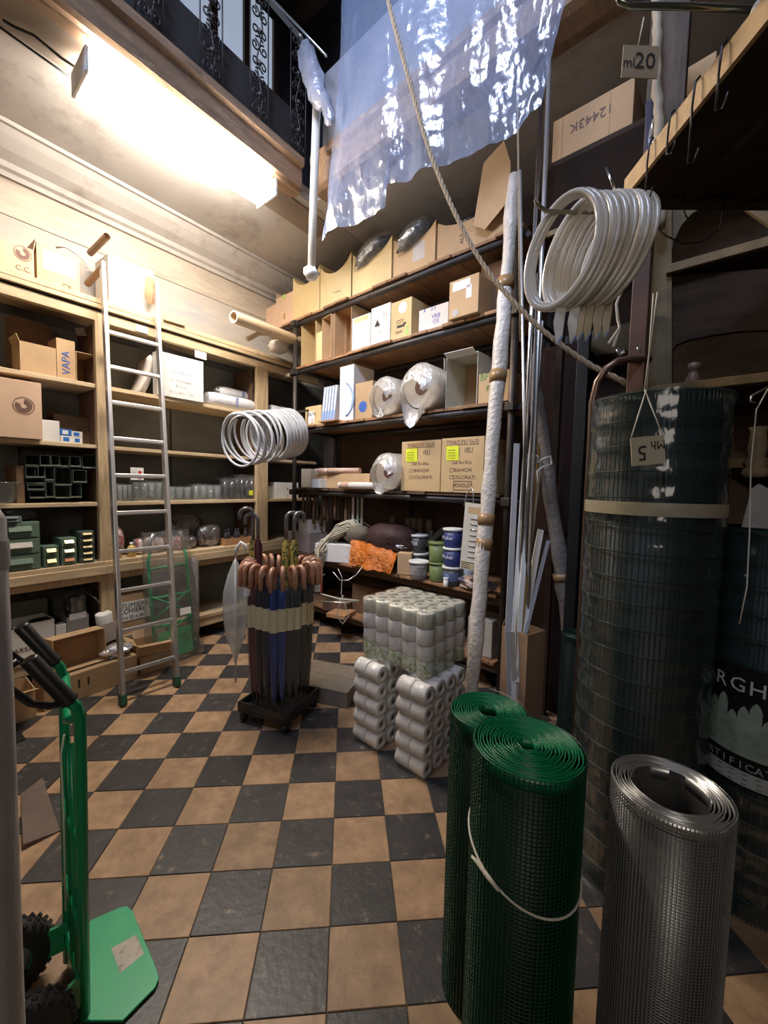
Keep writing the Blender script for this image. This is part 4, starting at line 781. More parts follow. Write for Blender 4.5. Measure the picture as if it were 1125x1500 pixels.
b = carton('white_box', 'small white box with a round mark near the left end of the fourth pipe shelf', m=CARDW, **sbx(456, 469, 702, zd, 0.12, yf=2.88)); 
carton('cardboard_box', 'low brown carton under the pink rolls on the fourth pipe shelf', m=CARD, **sbx(462, 541, 694, zd, 0.3, yf=2.97))
PK = mat('pinkish_wrapped_stick', (0.55, 0.36, 0.26), 0.5, var=0.2); WK = mat('white_wrapped_stick', (0.7, 0.64, 0.56), 0.5, var=0.15)
zt = onS(500, 694, 2.97).z
for (px, py, pe, lab, m_, r_) in ((465, 684, 537, 'left pink-ended wrapped roll lying on the low brown carton', PK, 0.03), (479, 686, 545, 'right pink-ended wrapped roll lying on the low brown carton', PK, 0.03), (499, 706, 548, 'pink wrapped roll in front of the low brown carton', PK, 0.036), (515, 706, 552, 'white-ended wrapped roll beside the cloudy bag on the fourth shelf', WK, 0.036)):
    up_ = py < 700; z0 = (zt if up_ else zd)+r_+0.003; yf = 2.94 if up_ else 2.86; x = xSc(px, z0, yf)
    t = thing('wrapped_stick_roll', lab, 'roll', SW(x, yf, z0-r_), RS)
    MB().tube([(0, 0, r_), (0.03, 0.01, r_), (0.42, 0.09, r_)], [r_*0.75, r_, r_], 14).build('roll', m_, t); crumple(MB(), (-0.005, 0, r_), (0.018, r_*0.9, r_*0.9), 10, 6, 0.25, px).build('twisted_end', WK, t)
bagroll(569, 703, 27, zd, 'cloudy white bagged roll on the fourth pipe shelf left of the napkin cartons', 63, 0.10)
# brown handles hung under the fourth shelf
HB = mat('brown_leathery_wood', (0.17, 0.10, 0.065), 0.6, var=0.35, stretch=(6, 6, 1), rnd=0.25); random.seed(12)
NUM_ = ('first', 'second', 'third', 'fourth', 'fifth', 'sixth', 'seventh', 'eighth', 'ninth', 'tenth', 'eleventh', 'twelfth', 'thirteenth', 'fourteenth')
for k_ in range(14):
    px = 444+k_*5.2; x = xSc(px, 1.3, 3.05+0.05*(k_ % 3)); h_ = random.uniform(0.26, 0.4)
    t = thing('wooden_stick', NUM_[k_]+' brown wooden stick from the left in the bundle under the fourth pipe shelf', 'stick', SW(x, 3.05+0.05*(k_ % 3), 1.50-h_), RS, 'brown wooden sticks', tilt=(random.uniform(-.05, .05), random.uniform(-.06, .06)))
    MB().tube([(0, 0, 0), (0, 0, h_*0.5), (0.004, 0, h_)], [0.019, 0.016, 0.013], 8).build('shaft', HB, t)
for k_, (px, m_) in enumerate(((517, WHITEPL), (524, mat('pale_green_plastic', (0.35, 0.45, 0.38), 0.4)), (530, ALU))):
    t = thing('tool_blister', ('white', 'pale green', 'metal')[k_]+' long tool hanging in a blister right of the brown handles', 'tool', SW(xSc(px, 1.3, 3.1), 3.1, 1.18), RS)
    MB().box(-0.016, 0.016, -0.006, 0.006, 0, 0.33).build('tool', m_, t, bevel=0.004)
# workboard E
ze = SZ['E']
carton('white_box', 'white box on top of another on the work shelf behind the umbrellas', (SW(xSc(452, 1.05, 3.1), 3.15, 1.035)), RS-0.1, 0.26, 0.22, 0.15, m=CARDW)
carton('white_box', 'long low pale box under the white box on the work shelf', (SW(xSc(446, 1.0, 3.1), 3.15, ze+0.003)), RS, 0.42, 0.28, 0.228, m=mat('dull_pink_card', (0.5, 0.42, 0.38), 0.7))
b = carton('white_box', 'long white carton with small print jutting from the work shelf below the cords', (SW(xSc(484, 0.95, 2.82), 2.96, ze+0.003)), RS+0.45, 0.5, 0.2, 0.19, m=CARDW); lettering(b, 'NEIN', (-0.15, -0.102, 0.15), (PI/2, 0, 0), 0.045, GT)
zw = ze+0.195
random.seed(14); COR = mat('cream_cord', (0.62, 0.56, 0.42), 0.7, var=0.15)
t = thing('cord_bundle', 'thick bundle of cream cords drooping over the long white carton', 'cords', SW(xSc(500, 1.2, 2.95), 3.0, zw), RS)
for s_ in range(3):
    g = MB()
    for q in range(17):
        y = random.uniform(-0.07, 0.12); x = -0.02+random.uniform(-.03, .03); z0 = random.uniform(0.14, 0.26); e = random.uniform(0.0, 0.36)
        g.tube([(0.22, y+0.1, 0.06+random.random()*.1), (0.1, y, z0), (0.0, y-0.05, z0-0.05), (x-0.09-0.03*s_, y-0.12, 0.03), (x-0.08-0.02*s_+random.uniform(-.03, .03), y-0.24, -0.06), (x-0.07+random.uniform(-.04, .04), -0.27+random.uniform(-.03, .03), -0.08-e)], 0.0055, 5)
    g.build('cord_strands', COR, t)['kind'] = 'stuff'
crumple(MB(), (0.14, 0.06, 0.1), (0.15, 0.14, 0.1), 14, 8, 0.12, 77).build('cord_hank', mat('dull_cord_hank', (0.16, 0.13, 0.09), 0.85, var=0.4, scale=60, stretch=(1, 6, 1)), t)
ORN = mat('orange_netting', (0.62, 0.17, 0.02), 0.5, var=0.5, scale=35, bump=0.8, bscale=80); DKN = mat('dark_netting', (0.045, 0.018, 0.014), 0.7, var=0.4, scale=30, bump=0.6)
t = thing('netting_pile', 'heap of orange and dark netting bags on the work shelf', 'netting', SW(xSc(560, 1.0, 3.0), 3.05, ze+0.003), RS)
crumple(MB(), (0.02, 0.06, 0.27), (0.30, 0.22, 0.17), 22, 12, 0.12, 81).build('dark_net', DKN, t)
random.seed(82)
def on_(u, v):
    a = -0.62+0.98*u; q = 0.02*noise.noise(Vector((u*7, v*5, 2))); zz = 0.235-0.22*v
    return (a*0.62+0.06*v*(1-u)+0.04, -0.14-0.09*v+q+0.03*math.sin(u*9), zz*(0.95-0.2*abs(u-0.35))+q+0.05*(1-u)*(1-v))
MB().grid(on_, 26, 10, False).build('orange_net', ORN, t, solid=0.004)
g = MB(); random.seed(83)
for q in range(70):
    c = Vector((random.uniform(-.3, .24), -0.2-0.03*random.random(), random.uniform(0.03, 0.2))); r_ = random.uniform(0.02, 0.04)
    g.tube([c+Vector((r_*math.cos(a), 0.01*math.sin(2*a), r_*0.6*math.sin(a))) for a in [k*PI/4 for k in range(8)]], 0.0022, 3, closed=True)
g.build('net_loops', mat('bright_orange_fibre', (0.85, 0.35, 0.08), 0.5), t)['kind'] = 'stuff'
carton('cardboard_box', 'orange-tan carton at the right end of the netting heap', (SW(xSc(588, 0.9, 2.95), 3.02, ze+0.003)), RS+0.5, 0.13, 0.2, 0.2, m=CARD)
t = thing('foil_bag', 'small white and blue plastic bag beside the netting heap', 'bag', SW(xSc(581, 1.03, 3.0), 3.02, ze+0.21), RS); crumple(MB(), (0, 0, 0.04), (0.09, 0.05, 0.04), 12, 7, 0.3, 84, smooth=False).build('bag', mat('white_blue_bag', (0.5, 0.6, 0.8), 0.3, var=0.5, scale=25), t)
NAV = mat('navy_tub', (0.035, 0.045, 0.16), 0.4); OLV = mat('olive_tub', (0.16, 0.2, 0.07), 0.45); DKT = mat('dark_tub', (0.06, 0.055, 0.055), 0.4); GYL = mat('grey_photo_print', (0.3, 0.27, 0.25), 0.5, var=0.6, scale=14); WTX = mat('white_print', (0.75, 0.75, 0.78), 0.5)
def bk(px, pyb, lab, z, y, r, h, m_, lid=WHITEPL, **k): return bucket('paint_bucket', lab, SW(xSc(px, z, y), y, z+0.002), r, h, m_, lid, **k)
bk(613, 0, 'front bucket with a grey photo print and white lid on the work shelf', ze, 2.93, 0.085, 0.16, mat('grey_tub', (0.2, 0.18, 0.17), 0.4), band=GYL)
bk(612, 0, 'dark tall bucket standing behind the grey-printed one', ze, 3.16, 0.095, 0.19, DKT)
bk(612, 0, 'dark bucket stacked behind, lid level with the olive tins', ze+0.194, 3.16, 0.095, 0.17, DKT, txt='IMPER', txtm=WTX)
bk(641, 0, 'lower olive green tub on the work shelf', ze, 2.98, 0.08, 0.17, OLV, OLV)
bk(641, 0, 'upper olive green tub stacked on the lower one', ze+0.174, 2.98, 0.08, 0.17, OLV, OLV)
bk(662, 0, 'bottom bucket of three with a blue label in the navy stack', ze, 2.95, 0.08, 0.16, DKT, band=mat('blue_grey_print', (0.12, 0.16, 0.28), 0.5, var=0.6, scale=14))
bk(663, 0, 'middle navy bucket of the stack of three', ze+0.164, 2.95, 0.08, 0.155, NAV, txt='Puker', txtm=WTX)
bk(663, 0, 'top navy bucket of the stack of three', ze+0.322, 2.95, 0.08, 0.155, NAV, txt='Puker', txtm=WTX)
bk(685, 0, 'white bucket half hidden behind the hanging display card', ze, 3.1, 0.08, 0.2, WHITEPL)
bk(600, 0, 'small white spray tub on the work shelf beside the carton', ze, 2.99, 0.035, 0.13, WHITEPL)
bk(653, 0, 'small white jar in front of the olive tub', ze, 2.86, 0.022, 0.07, WHITEPL)
for k_, px in enumerate((575, 598, 606, 615, 628)):
    t = thing('dark_jar', f'dim jar standing far back on the work shelf, number {("one","two","three","four","five")[k_]} from the left', 'jar', SW(xSc(px, 1.2, 3.4), 3.4, ze+0.002), RS); MB().lathe([(0, 0), (0.04, 0), (0.04, 0.28), (0.03, 0.31), (0, 0.31)], (0, 0, 0.18), 14).lathe([(0, 0), (0.05, 0), (0.05, 0.18), (0, 0.18)], (0, 0, 0), 12).build('jar', mat('dim_brown_jar', (0.2, 0.15, 0.1), 0.4), t)
t = thing('black_tool', 'black angled tool lying on the buckets of the work shelf', 'tool', SW(xSc(630, 1.05, 2.95), 3.0, ze+0.35), RS)
MB().bar((-0.08, 0, -0.05), (0.1, 0, 0.1), 0.03, 0.05).bar((-0.04, 0, -0.02), (-0.02, 0, 0.08), 0.02, 0.03).build('body', BLACKPL, t, bevel=0.005)
bg = thing('snack_bags', 'crumpled blue and brown bags under the display card on the work shelf', 'bag', SW(xSc(695, .9, 2.9), 2.93, ze+0.002), RS)
crumple(MB(), (0, 0, 0.055), (0.15, 0.07, 0.055), 16, 8, 0.25, 91, smooth=False).build('bag', mat('blue_brown_bag', (0.16, 0.14, 0.2), 0.3, var=0.5, scale=16, dirt=(0.6, 0.45, 0.35), dscale=9), bg)
# hanging display card with hooks
ptop = onS(702, 738, 2.80); t = thing('display_card', 'hanging white display card carrying rows of small metal hooks', 'display', SW(*ptop), RS, tilt=(0, 0.06))
MB().box(-0.12, 0.12, 0, 0.004, -0.52, 0).build('card', mat('cream_display_card', (0.6, 0.56, 0.48), 0.6, var=0.06), t)
MB().box(-0.09, 0.05, -0.001, 0, -0.08, -0.03).build('brown_header', CARD, t)
for r_ in range(9):
    for c_ in (0, 1):
        x = -0.03+0.1*c_; z = -0.12-0.042*r_
        MB().tube([(x-0.03, -0.004, z), (x+0.03, -0.004, z)], 0.004, 5).build('hook', CHROME if r_ < 3 else GT, t)
for r_ in range(4): MB().tube([(-0.11, -0.003, -0.46-0.014*r_), (0.08, -0.003, -0.46-0.014*r_)], 0.003, 5).build('brass_rod', BR, t)
MB().tube([(-0.05, 0, 0), (-0.06, -0.0, 0.09), (-0.09, 0.02, 0.12), (-0.12, 0.01, 0.06), (-0.13, 0, -0.03)], 0.005, 6).build('hanging_wire', ALU, t)
# low shelf F: planks and boxes
for (px, y, w_, h_, lab) in ((500, 2.86, 0.22, 0.04, 'short brown board jutting from the lowest pipe shelf'), (498, 3.0, 0.3, 0.1, 'low dark box far back on the lowest pipe shelf')):
    tag(MB().box(-w_/2, w_/2, -0.12, 0.12, 0, h_).build('wood_board', OW if h_ < .05 else BROWNC, None, loc=SW(xSc(px, SZ['F'], y), y, SZ['F']+0.002), rz=RS+0.3, bevel=0.003), lab, 'board')
carton('white_box', 'pale box at the right end of the lowest pipe shelf behind the wrapped pole', (SW(xSc(700, .4, 2.95), 3.1, SZ['F']+0.003)), RS, 0.22, 0.25, 0.3, m=mat('dull_white_card', (0.45, 0.42, 0.38), 0.7))
carton('dark_crate', 'dark flat crate on the lowest pipe shelf behind the paper rolls', (SW(xSc(540, .4, 3.05), 3.2, SZ['F']+0.003)), RS, 0.5, 0.3, 0.3, m=BROWNC)
p = onz(482, 1010); b = carton('floor_carton', 'flat greyish dusty carton on the floor right of the umbrella stand', (p.x, p.y, 0.001), RS+0.4, 0.5, 0.42, 0.12, m=mat('dusty_grey_card', (0.20, 0.165, 0.13), 0.85, var=0.2))
# ============================================================ coils, pipes and poles around the pipe shelving
GH = mat('grey_white_hose', (0.62, 0.62, 0.63), 0.35, var=0.05)
Pf, Pn = atd(424, 634, 4.42), atd(361, 645, 3.87); ax = (Pn-Pf); Lx = ax.length; R_ = ax.to_track_quat('Z', 'Y').to_matrix()
t = thing('hose_coil', 'big coil of grey-white hose hung at the corner of the pipe shelving', 'hose', Pf)
def loop(c, r, R, n=28, jx=0.0, seed=0, th=0.011, tilt=0.0):
    random.seed(seed); ph = random.uniform(0, 6); pts = []
    for k in range(n):
        a = 2*PI*k/n; rr = r*(1+jx*math.sin(2*a+ph)); pts.append(Vector(c)+R@Vector((rr*math.cos(a), rr*math.sin(a), tilt*r*math.cos(a+ph))))
    return pts
uz = ax.normalized()
for k_ in range(12):
    g = MB(); c = uz*(0.015+0.028*k_)
    g.tube(loop(c, 0.244-0.02*(k_ % 2 == 1)*0.5, R_, seed=k_, jx=0.012), 0.0135, 7, closed=True).build('loop', GH, t)
for k_ in range(9):
    g = MB(); c = uz*(0.36+0.045*k_)+Vector((0, 0, -0.01*k_ % 0.03))
    g.tube(loop(c, 0.219+0.012*((k_*7) % 3), R_, seed=20+k_, jx=0.03, tilt=0.12), 0.012, 7, closed=True).build('loose_loop', GH, t)
crumple(MB(), uz*0.18, (0.275, 0.275, 0.275), 20, 9, 0.02, 5).v
g = MB(); g.lathe([(0.261, 0.0), (0.263, 0.12), (0.26, 0.2), (0.262, 0.33)], (0, 0, 0), 26, R=R_); g.build('film_wrap', film('hose_film', (0.7, 0.72, 0.75), 0.06, 0.12, 0.12, 30, 1.0), t)
tag(MB().tube([Pf-uz*0.45+Vector((0, 0, 0.215)), Pf+uz*0.75+Vector((0, 0, 0.212))], 0.012, 8).build('hose_peg', STEELD), 'dark steel peg carrying the grey hose coil', 'peg')
TB = mat('cream_paper_tube', (0.62, 0.48, 0.32), 0.5, var=0.08)
a, b_ = atd(342, 464, 4.0), atd(438, 500, 4.86); v = b_-a
t = thing('cardboard_tube', 'long cream tube jutting out of the pipe shelving toward the ladder', 'tube', a)
MB().tube([(0, 0, 0), v], 0.058, 20, cap=False).tube([v, (0, 0, 0)], 0.045, 20, cap=False).build('tube', TB, t)
MB().lathe([(0.045, 0), (0.058, 0)], (0, 0, 0), 20, R=v.to_track_quat('Z', 'Y').to_matrix()).build('end_ring', CARDW, t); MB().lathe([(0, 0), (0.045, 0)], tuple(v*0.15), 18, R=v.to_track_quat('Z', 'Y').to_matrix()).build('dark_bore', INKBR, t)
a = atd(362, 497, 4.3); t = thing('bent_tube', 'small bent cream tube under the long jutting one', 'tube', a); MB().tube([(0, 0, 0)]+[atd(*q)-a for q in ((380, 488, 4.4), (402, 488, 4.5), (425, 500, 4.7))], 0.026, 10).build('tube', TB, t)
t = thing('white_bag', 'small white bag hung behind the jutting tubes', 'bag', atd(408, 508, 4.75)); crumple(MB(), (0, 0, 0), (0.13, 0.1, 0.07), 12, 8, 0.2, 6).build('bag', mat('dull_white_plastic', (0.5, 0.45, 0.4), 0.4), t)
# tall white pole to the gallery
a, b_ = SW(onS(456, 402, 2.27)), SW(onS(465, 120, 2.22)); t = thing('white_pole', 'tall white pole hanging from the bundle at the gallery corner', 'pole', a); v = b_-a
MB().tube([(0, 0, 0), v], 0.034, 12).build('pole', mat('chipped_white_paint', (0.6, 0.56, 0.5), 0.5, var=0.08), t); crumple(MB(), (0, 0, 0.01), (0.06, 0.06, 0.05), 10, 6, 0.3, 3).build('paper_collar', PAPER, t)
t = thing('wrapped_bundle', 'plastic-wrapped bundle tied at the gallery corner above the white pole', 'bundle', SW(onS(458, 110, 2.15)), tilt=(0, -0.35)); random.seed(4)
crumple(MB(), (0, 0, 0), (0.085, 0.07, 0.30), 16, 10, 0.2, 8).build('bundle', mat('silvery_plastic', (0.30, 0.31, 0.38), 0.18, var=0.3, metal=0.3, bump=1.0, bscale=12), t); crumple(MB(), (0.04, 0, -0.36), (0.05, 0.04, 0.15), 12, 8, 0.3, 9).build('tail', mat('silvery_plastic', (0.42, 0.43, 0.5), 0.18), t)
tag(MB().tube([SW(onS(393, -8, 2.3)), SW(onS(478, 82, 2.3))], 0.01, 6).build('gallery_cable', ALU), 'thin pale bar slanting across the gallery corner above the bundle', 'bar')
# wrapped pole leaning on the shelving
def wrapped_pole(name, lab, a, b_, r, m, seed, bands=(), n=26):
    t = thing(name, lab, 'pole', a); v = b_-a; random.seed(seed); pts = []; rr = []
    for k in range(n+1): pts.append(v*(k/n)+Vector((random.uniform(-.006, .006), random.uniform(-.006, .006), 0))); rr.append(r*random.uniform(0.85, 1.12)*(0.75 if k == n else 1))
    MB().tube(pts, rr, 14).build('film_wrapping', m, t)
    for s in bands: MB().tube([v*s, v*(s+0.02)], r*1.14, 14).build('tape_band', TAPE, t)
    return t
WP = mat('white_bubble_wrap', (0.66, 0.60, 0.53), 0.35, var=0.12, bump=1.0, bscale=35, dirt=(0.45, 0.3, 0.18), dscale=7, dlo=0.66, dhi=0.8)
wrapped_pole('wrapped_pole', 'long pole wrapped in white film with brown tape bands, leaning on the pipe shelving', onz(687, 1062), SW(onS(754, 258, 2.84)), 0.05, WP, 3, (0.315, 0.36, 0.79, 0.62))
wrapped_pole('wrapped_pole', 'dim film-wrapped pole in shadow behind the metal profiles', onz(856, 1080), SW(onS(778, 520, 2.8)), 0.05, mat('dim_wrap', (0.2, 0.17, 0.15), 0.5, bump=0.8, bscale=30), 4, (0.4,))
# tall carton full of profiles
p = onz(752, 1080); cb_ = carton('tall_carton', 'tall narrow carton on the floor filled with metal and plastic profiles', (p.x+0.02, p.y+0.05, 0.001), RS-0.25, 0.2, 0.18, 0.72, top='open', m=mat('shop_brown_card', (0.30, 0.18, 0.10), 0.8, var=0.1), flaps=(('l', 110, 0.05),))
MI = Matrix.LocRotScale(cb_.location, cb_.rotation_euler, None).inverted(); MB(MI).tube([atd(716, 1008, 2.55), atd(735, 1015, 2.5), atd(762, 1028, 2.52), atd(768, 1040, 2.52)], 0.003, 5).build('tie_string', STRING, cb_)
GO = mat('gilded_profile', (0.45, 0.28, 0.08), 0.4, metal=0.4); LGP = mat('light_grey_profile', (0.42, 0.41, 0.42), 0.35, var=0.05); CRP = mat('cream_profile', (0.45, 0.4, 0.33), 0.4)
for (bx, tx, ty, w_, m_, lab) in ((744, 757, 650, 8, LGP, 'wide light grey profile, leftmost in the tall carton'), (752, 770, 664, 7, PAPER, 'white profile with a striped tip in the tall carton'), (756, 783, 628, 3, GO, 'thin gilded profile in the tall carton, left one'), (760, 792, 470, 7, PAPER, 'longest white profile rising from the tall carton'), (764, 793, 621, 3, GO, 'thin gilded profile in the tall carton, right one'),
        (750, 765, 783, 7, CRP, 'cream profile half as tall as its neighbours in the tall carton'), (765, 792, 776, 9, PAPER, 'short broad white profile leaning right in the tall carton'), (770, 803, 792, 5, LGP, 'short narrow grey profile, rightmost in the tall carton'), (762, 797, 624, 5, CRP, 'brownish grey profile behind the knotted string')):
    a, b_ = atd(bx, 926, 2.62), atd(tx, ty, 2.8); d = (a-b_); f = (0.03-a.z)/(d.z) if d.z else 0; a2 = a+d*max(0, min(f, 0.5)); a2.x = (a2.x+p.x+0.02)/2; a2.y = (a2.y+p.y+0.05)/2
    t = thing('metal_profile', lab, 'profile', a2); MB().bar((0, 0, 0), a-a2, w_*2.7/FPX, 0.012, up=FWD).build('lower_length', m_, t); MB().bar(a-a2, b_-a2, w_*2.7/FPX, 0.012, up=FWD).build('upper_length', m_, t)
t = thing('string_bow', 'pale string bow tied round the profiles', 'string', atd(786, 680, 2.6))
MB().tube([atd(*q)-atd(786, 680, 2.6) for q in ((775, 676, 2.6), (780, 666, 2.58), (788, 668, 2.58), (786, 678, 2.58), (796, 672, 2.6), (806, 668, 2.6), (808, 680, 2.6), (795, 684, 2.58), (787, 690, 2.58), (788, 712, 2.58))], 0.006, 6).build('bow', STRING, t)
for (b0, t0, r_, m_, lab) in (((770, 655), (797, 55), 0.014, CHROME, 'long chrome bar standing behind the profiles, left one'), ((783, 640), (806, 70), 0.013, ALU, 'long dull aluminium bar standing behind the profiles, right one'), ((768, 640), (762, 250), 0.009, ALU, 'thin steel rod between the wrapped pole and the chrome bar'), ((762, 500), (758, 100), 0.006, ROPE, 'thin taut cord hanging beside the wrapped pole'), ((776, 700), (788, 400), 0.009, STEELD, 'dark rod touching the long chrome bar')):
    a, b_ = SW(onS(*b0, 2.55)), SW(onS(*t0, 2.5)); d = (a-b_).normalized()
    if r_ > 0.006: a = a+d*((a.z-0.03)/abs(d.z))
    t = thing('metal_bar', lab, 'bar', a); MB().tube([(0, 0, 0), b_-a], r_, 8).build('bar', m_, t)
# ============================================================ plastic sheet over the far gallery
from mathutils import noise
SHEET = film('blue_lit_plastic_sheet', (0.42, 0.53, 0.80), 0.34, 0.12, 0.2, 14, 0.8)
BOT = [(468, 352), (482, 345), (500, 336), (530, 322), (561, 303), (563, 268), (600, 262), (650, 240), (700, 222), (742, 210), (760, 200), (776, 165), (790, 150)]
LEFT = [(500, 20), (478, 170), (468, 352)]
def lerp_poly(pts, t):
    t = t*(len(pts)-1); i = min(int(t), len(pts)-2); f = t-i; return pts[i][0]+(pts[i+1][0]-pts[i][0])*f, pts[i][1]+(pts[i+1][1]-pts[i][1])*f
def sheet_fn(u, v):
    bx, by = lerp_poly(BOT, u); tx, ty = 512+345*u, -90+0*u
    px, py = bx+(tx-bx)*v, by+(ty-by)*v; p = onS(px, py, 2.25); q = Vector((p.x*1.6, p.z*1.1, 3.0))
    w_ = 0.05*noise.noise(q)+0.035*noise.noise(Vector((q.x*4, q.z, q.y*1.3)))+0.009*noise.noise(q*9)+0.004*noise.noise(q*21)+0.03*math.sin(p.x*11+noise.noise(q*1.1)*4)*(0.4+0.6*(1-v))+0.012*abs(noise.noise(Vector((q.x*9, q.y*2.2, 7))))
    return SW(p.x, 2.24+w_, p.z)
o = MB().grid(sheet_fn, 150, 130).build('plastic_sheet', SHEET); tag(o, 'big crinkled bluish plastic sheet draped over the far gallery front', 'plastic sheet')
# rope
def rope(name, lab, pts, r, m, cat='rope', tw=26):
    P = [Vector(p) for p in pts]; S = []
    for i in range(len(P)-1):
        for k in range(12):
            t = k/12; a = P[max(i-1, 0)]; b = P[i]; c = P[i+1]; d = P[min(i+2, len(P)-1)]
            S.append(0.5*((2*b)+(c-a)*t+(2*a-5*b+4*c-d)*t*t+(3*b-a-3*c+d)*t**3))
    S.append(P[-1]); t = thing(name, lab, cat, S[0]); L_ = 0; out = [[], [], []]; fine = []
    for i in range(len(S)-1):
        n = max(2, int((S[i+1]-S[i]).length/(r*1.1)))
        for k in range(n): fine.append(S[i].lerp(S[i+1], k/n))
    for i, q in enumerate(fine):
        d = (fine[min(i+1, len(fine)-1)]-fine[max(i-1, 0)]).normalized(); a = d.cross(Vector((0.3, 0.2, 1))).normalized(); b = d.cross(a)
        for s in range(3):
            an = L_/(r*1.6)+s*2*PI/3; out[s].append(q-S[0]+(a*math.cos(an)+b*math.sin(an))*r*0.52)
        if i+1 < len(fine): L_ += (fine[i+1]-q).length
    for s in range(3): MB().tube(out[s], r*0.56, 6).build('strand', m, t)
    return t
rope('long_rope', 'long twisted rope slanting across the room down to the rusty post', [atd(*q) for q in ((562, -25, 2.6), (600, 120, 2.5), (640, 250, 2.42), (700, 375, 2.3), (775, 465, 2.15), (850, 525, 2.05), (905, 555, 1.98), (925, 565, 1.96))], 0.013, ROPE)
# ============================================================ UMBRELLA STAND
uc = onz(410, 1045); UX, UY = uc.x, uc.y
st = thing('umbrella_stand', 'low black wheeled stand crowded with wrapped umbrellas in the middle of the floor', 'umbrella stand', (UX, UY, 0), RS+0.35)
MB().box(-0.2, 0.2, -0.2, 0.2, 0.07, 0.09).build('base_tray', BLACKPL, st, bevel=0.005)
MB().box(-0.2, -0.185, -0.2, 0.2, 0.09, 0.14).box(0.185, 0.2, -0.2, 0.2, 0.09, 0.14).box(-0.185, 0.185, -0.2, -0.185, 0.09, 0.14).box(-0.185, 0.185, 0.185, 0.2, 0.09, 0.14).build('tray_rim', BLACKPL, st)
for x in (-0.17, 0.17):
    for y in (-0.17, 0.17):
        w = MB().lathe([(0.008, -0.014), (0.03, -0.014), (0.033, 0), (0.03, 0.014), (0.008, 0.014)], (x, y, 0.033), 14, R=Matrix.Rotation(PI/2, 3, 'Y')).build('caster', BLACKPL, st)
        MB().bar((x, y, 0.033), (x, y, 0.072), 0.02, 0.02).build('caster_fork', STEELD, w)
MB().tube([(0, 0, 0.09), (0, 0, 0.85)], 0.02, 8).build('pole', BLACKPL, st)
MB().tube([(0.15*math.cos(k*PI/10), 0.15*math.sin(k*PI/10), 0.80) for k in range(20)], 0.008, 6, closed=True).build('top_ring', BLACKPL, st)
for k in range(4): MB().tube([(0, 0, 0.80), (0.15*math.cos(k*PI/2), 0.15*math.sin(k*PI/2), 0.80)], 0.006, 5).build('spoke', BLACKPL, st)
HAND = mat('copper_brown_handle', (0.42, 0.20, 0.12), 0.22, var=0.12, spec=0.8, coat=0.4); CREAMP = mat('cream_paper_sleeve', (0.66, 0.58, 0.36), 0.55, var=0.06)
def fab(n, c): return mat(n+'_umbrella_cloth', c, 0.45, var=0.25, scale=12, stretch=(3, 3, 0.5))
FAB = {'burgundy': fab('burgundy', (0.085, 0.012, 0.018)), 'black': fab('black', (0.012, 0.012, 0.014)), 'royal blue': fab('blue', (0.015, 0.045, 0.20)), 'navy': fab('navy', (0.012, 0.018, 0.045)), 'charcoal': fab('charcoal', (0.03, 0.035, 0.04)), 'dark red-brown': fab('redbrown', (0.04, 0.015, 0.012))}
UF = film('umbrella_sleeve_film', (0.6, 0.65, 0.68), 0.03, 0.07, 0.12, 20, 1.0)
def umb(color, sleeve=True):
    t = thing('umbrella', '', 'umbrella'); c = FAB[color]
    # local: shaft up the z axis, crook opens towards +x
    prof = [(0.004, 0.06), (0.012, 0.10), (0.022, 0.3), (0.03, 0.55), (0.032, 0.68), (0.024, 0.76), (0.012, 0.79)]; vs = []; n = 12
    g = MB()
    def fn(u, v):
        t_ = v*(len(prof)-1); i = min(int(t_), len(prof)-2); f = t_-i; r = prof[i][0]+(prof[i+1][0]-prof[i][0])*f; z = prof[i][1]+(prof[i+1][1]-prof[i][1])*f
        a = 2*PI*u; q = 1+0.22*math.cos(6*a+z*5); return (r*q*math.cos(a), r*q*math.sin(a), z)
    g.grid(fn, 24, 12).build('canopy', c, t)
    MB().tube([(0, 0, -0.035), (0, 0, 0.09)], [0.003, 0.005], 6).build('tip', STEELD, t)
    MB().lathe([(0.037, 0.52), (0.039, 0.665)], seg=14).build('paper_sleeve', CREAMP if sleeve else FAB['charcoal'], t)
    R = 0.042; pts = [(0, 0, 0.76), (0, 0, 0.88)]+[(R-R*math.cos(a), 0, 0.88+R*math.sin(a)*1.1) for a in [k*PI/9 for k in range(1, 10)]]+[(2*R, 0, 0.85), (2*R, 0, 0.79)]
    MB().tube(pts, [0.010]+[0.0152]*(len(pts)-2)+[0.014], 9).build('crook_handle', HAND, t)
    MB().lathe([(0.02, 0.10), (0.036, 0.3), (0.041, 0.6), (0.04, 0.7), (0.03, 0.77)], seg=12).build('clear_sleeve', UF, t)
    return t
proto = {k: umb(k) for k in FAB}; used_ = set()
order = ['dark red-brown', 'burgundy', 'burgundy', 'black', 'navy', 'royal blue', 'royal blue', 'charcoal', 'charcoal', 'black', 'black', 'charcoal', 'navy', 'charcoal', 'black', 'black', 'black', 'navy', 'charcoal', 'black', 'black', 'navy', 'charcoal', 'black']
NUM = ('first', 'second', 'third', 'fourth', 'fifth', 'sixth', 'seventh', 'eighth', 'ninth', 'tenth', 'eleventh', 'twelfth')
view = math.atan2(EYE.y-UY, EYE.x-UX); random.seed(31)
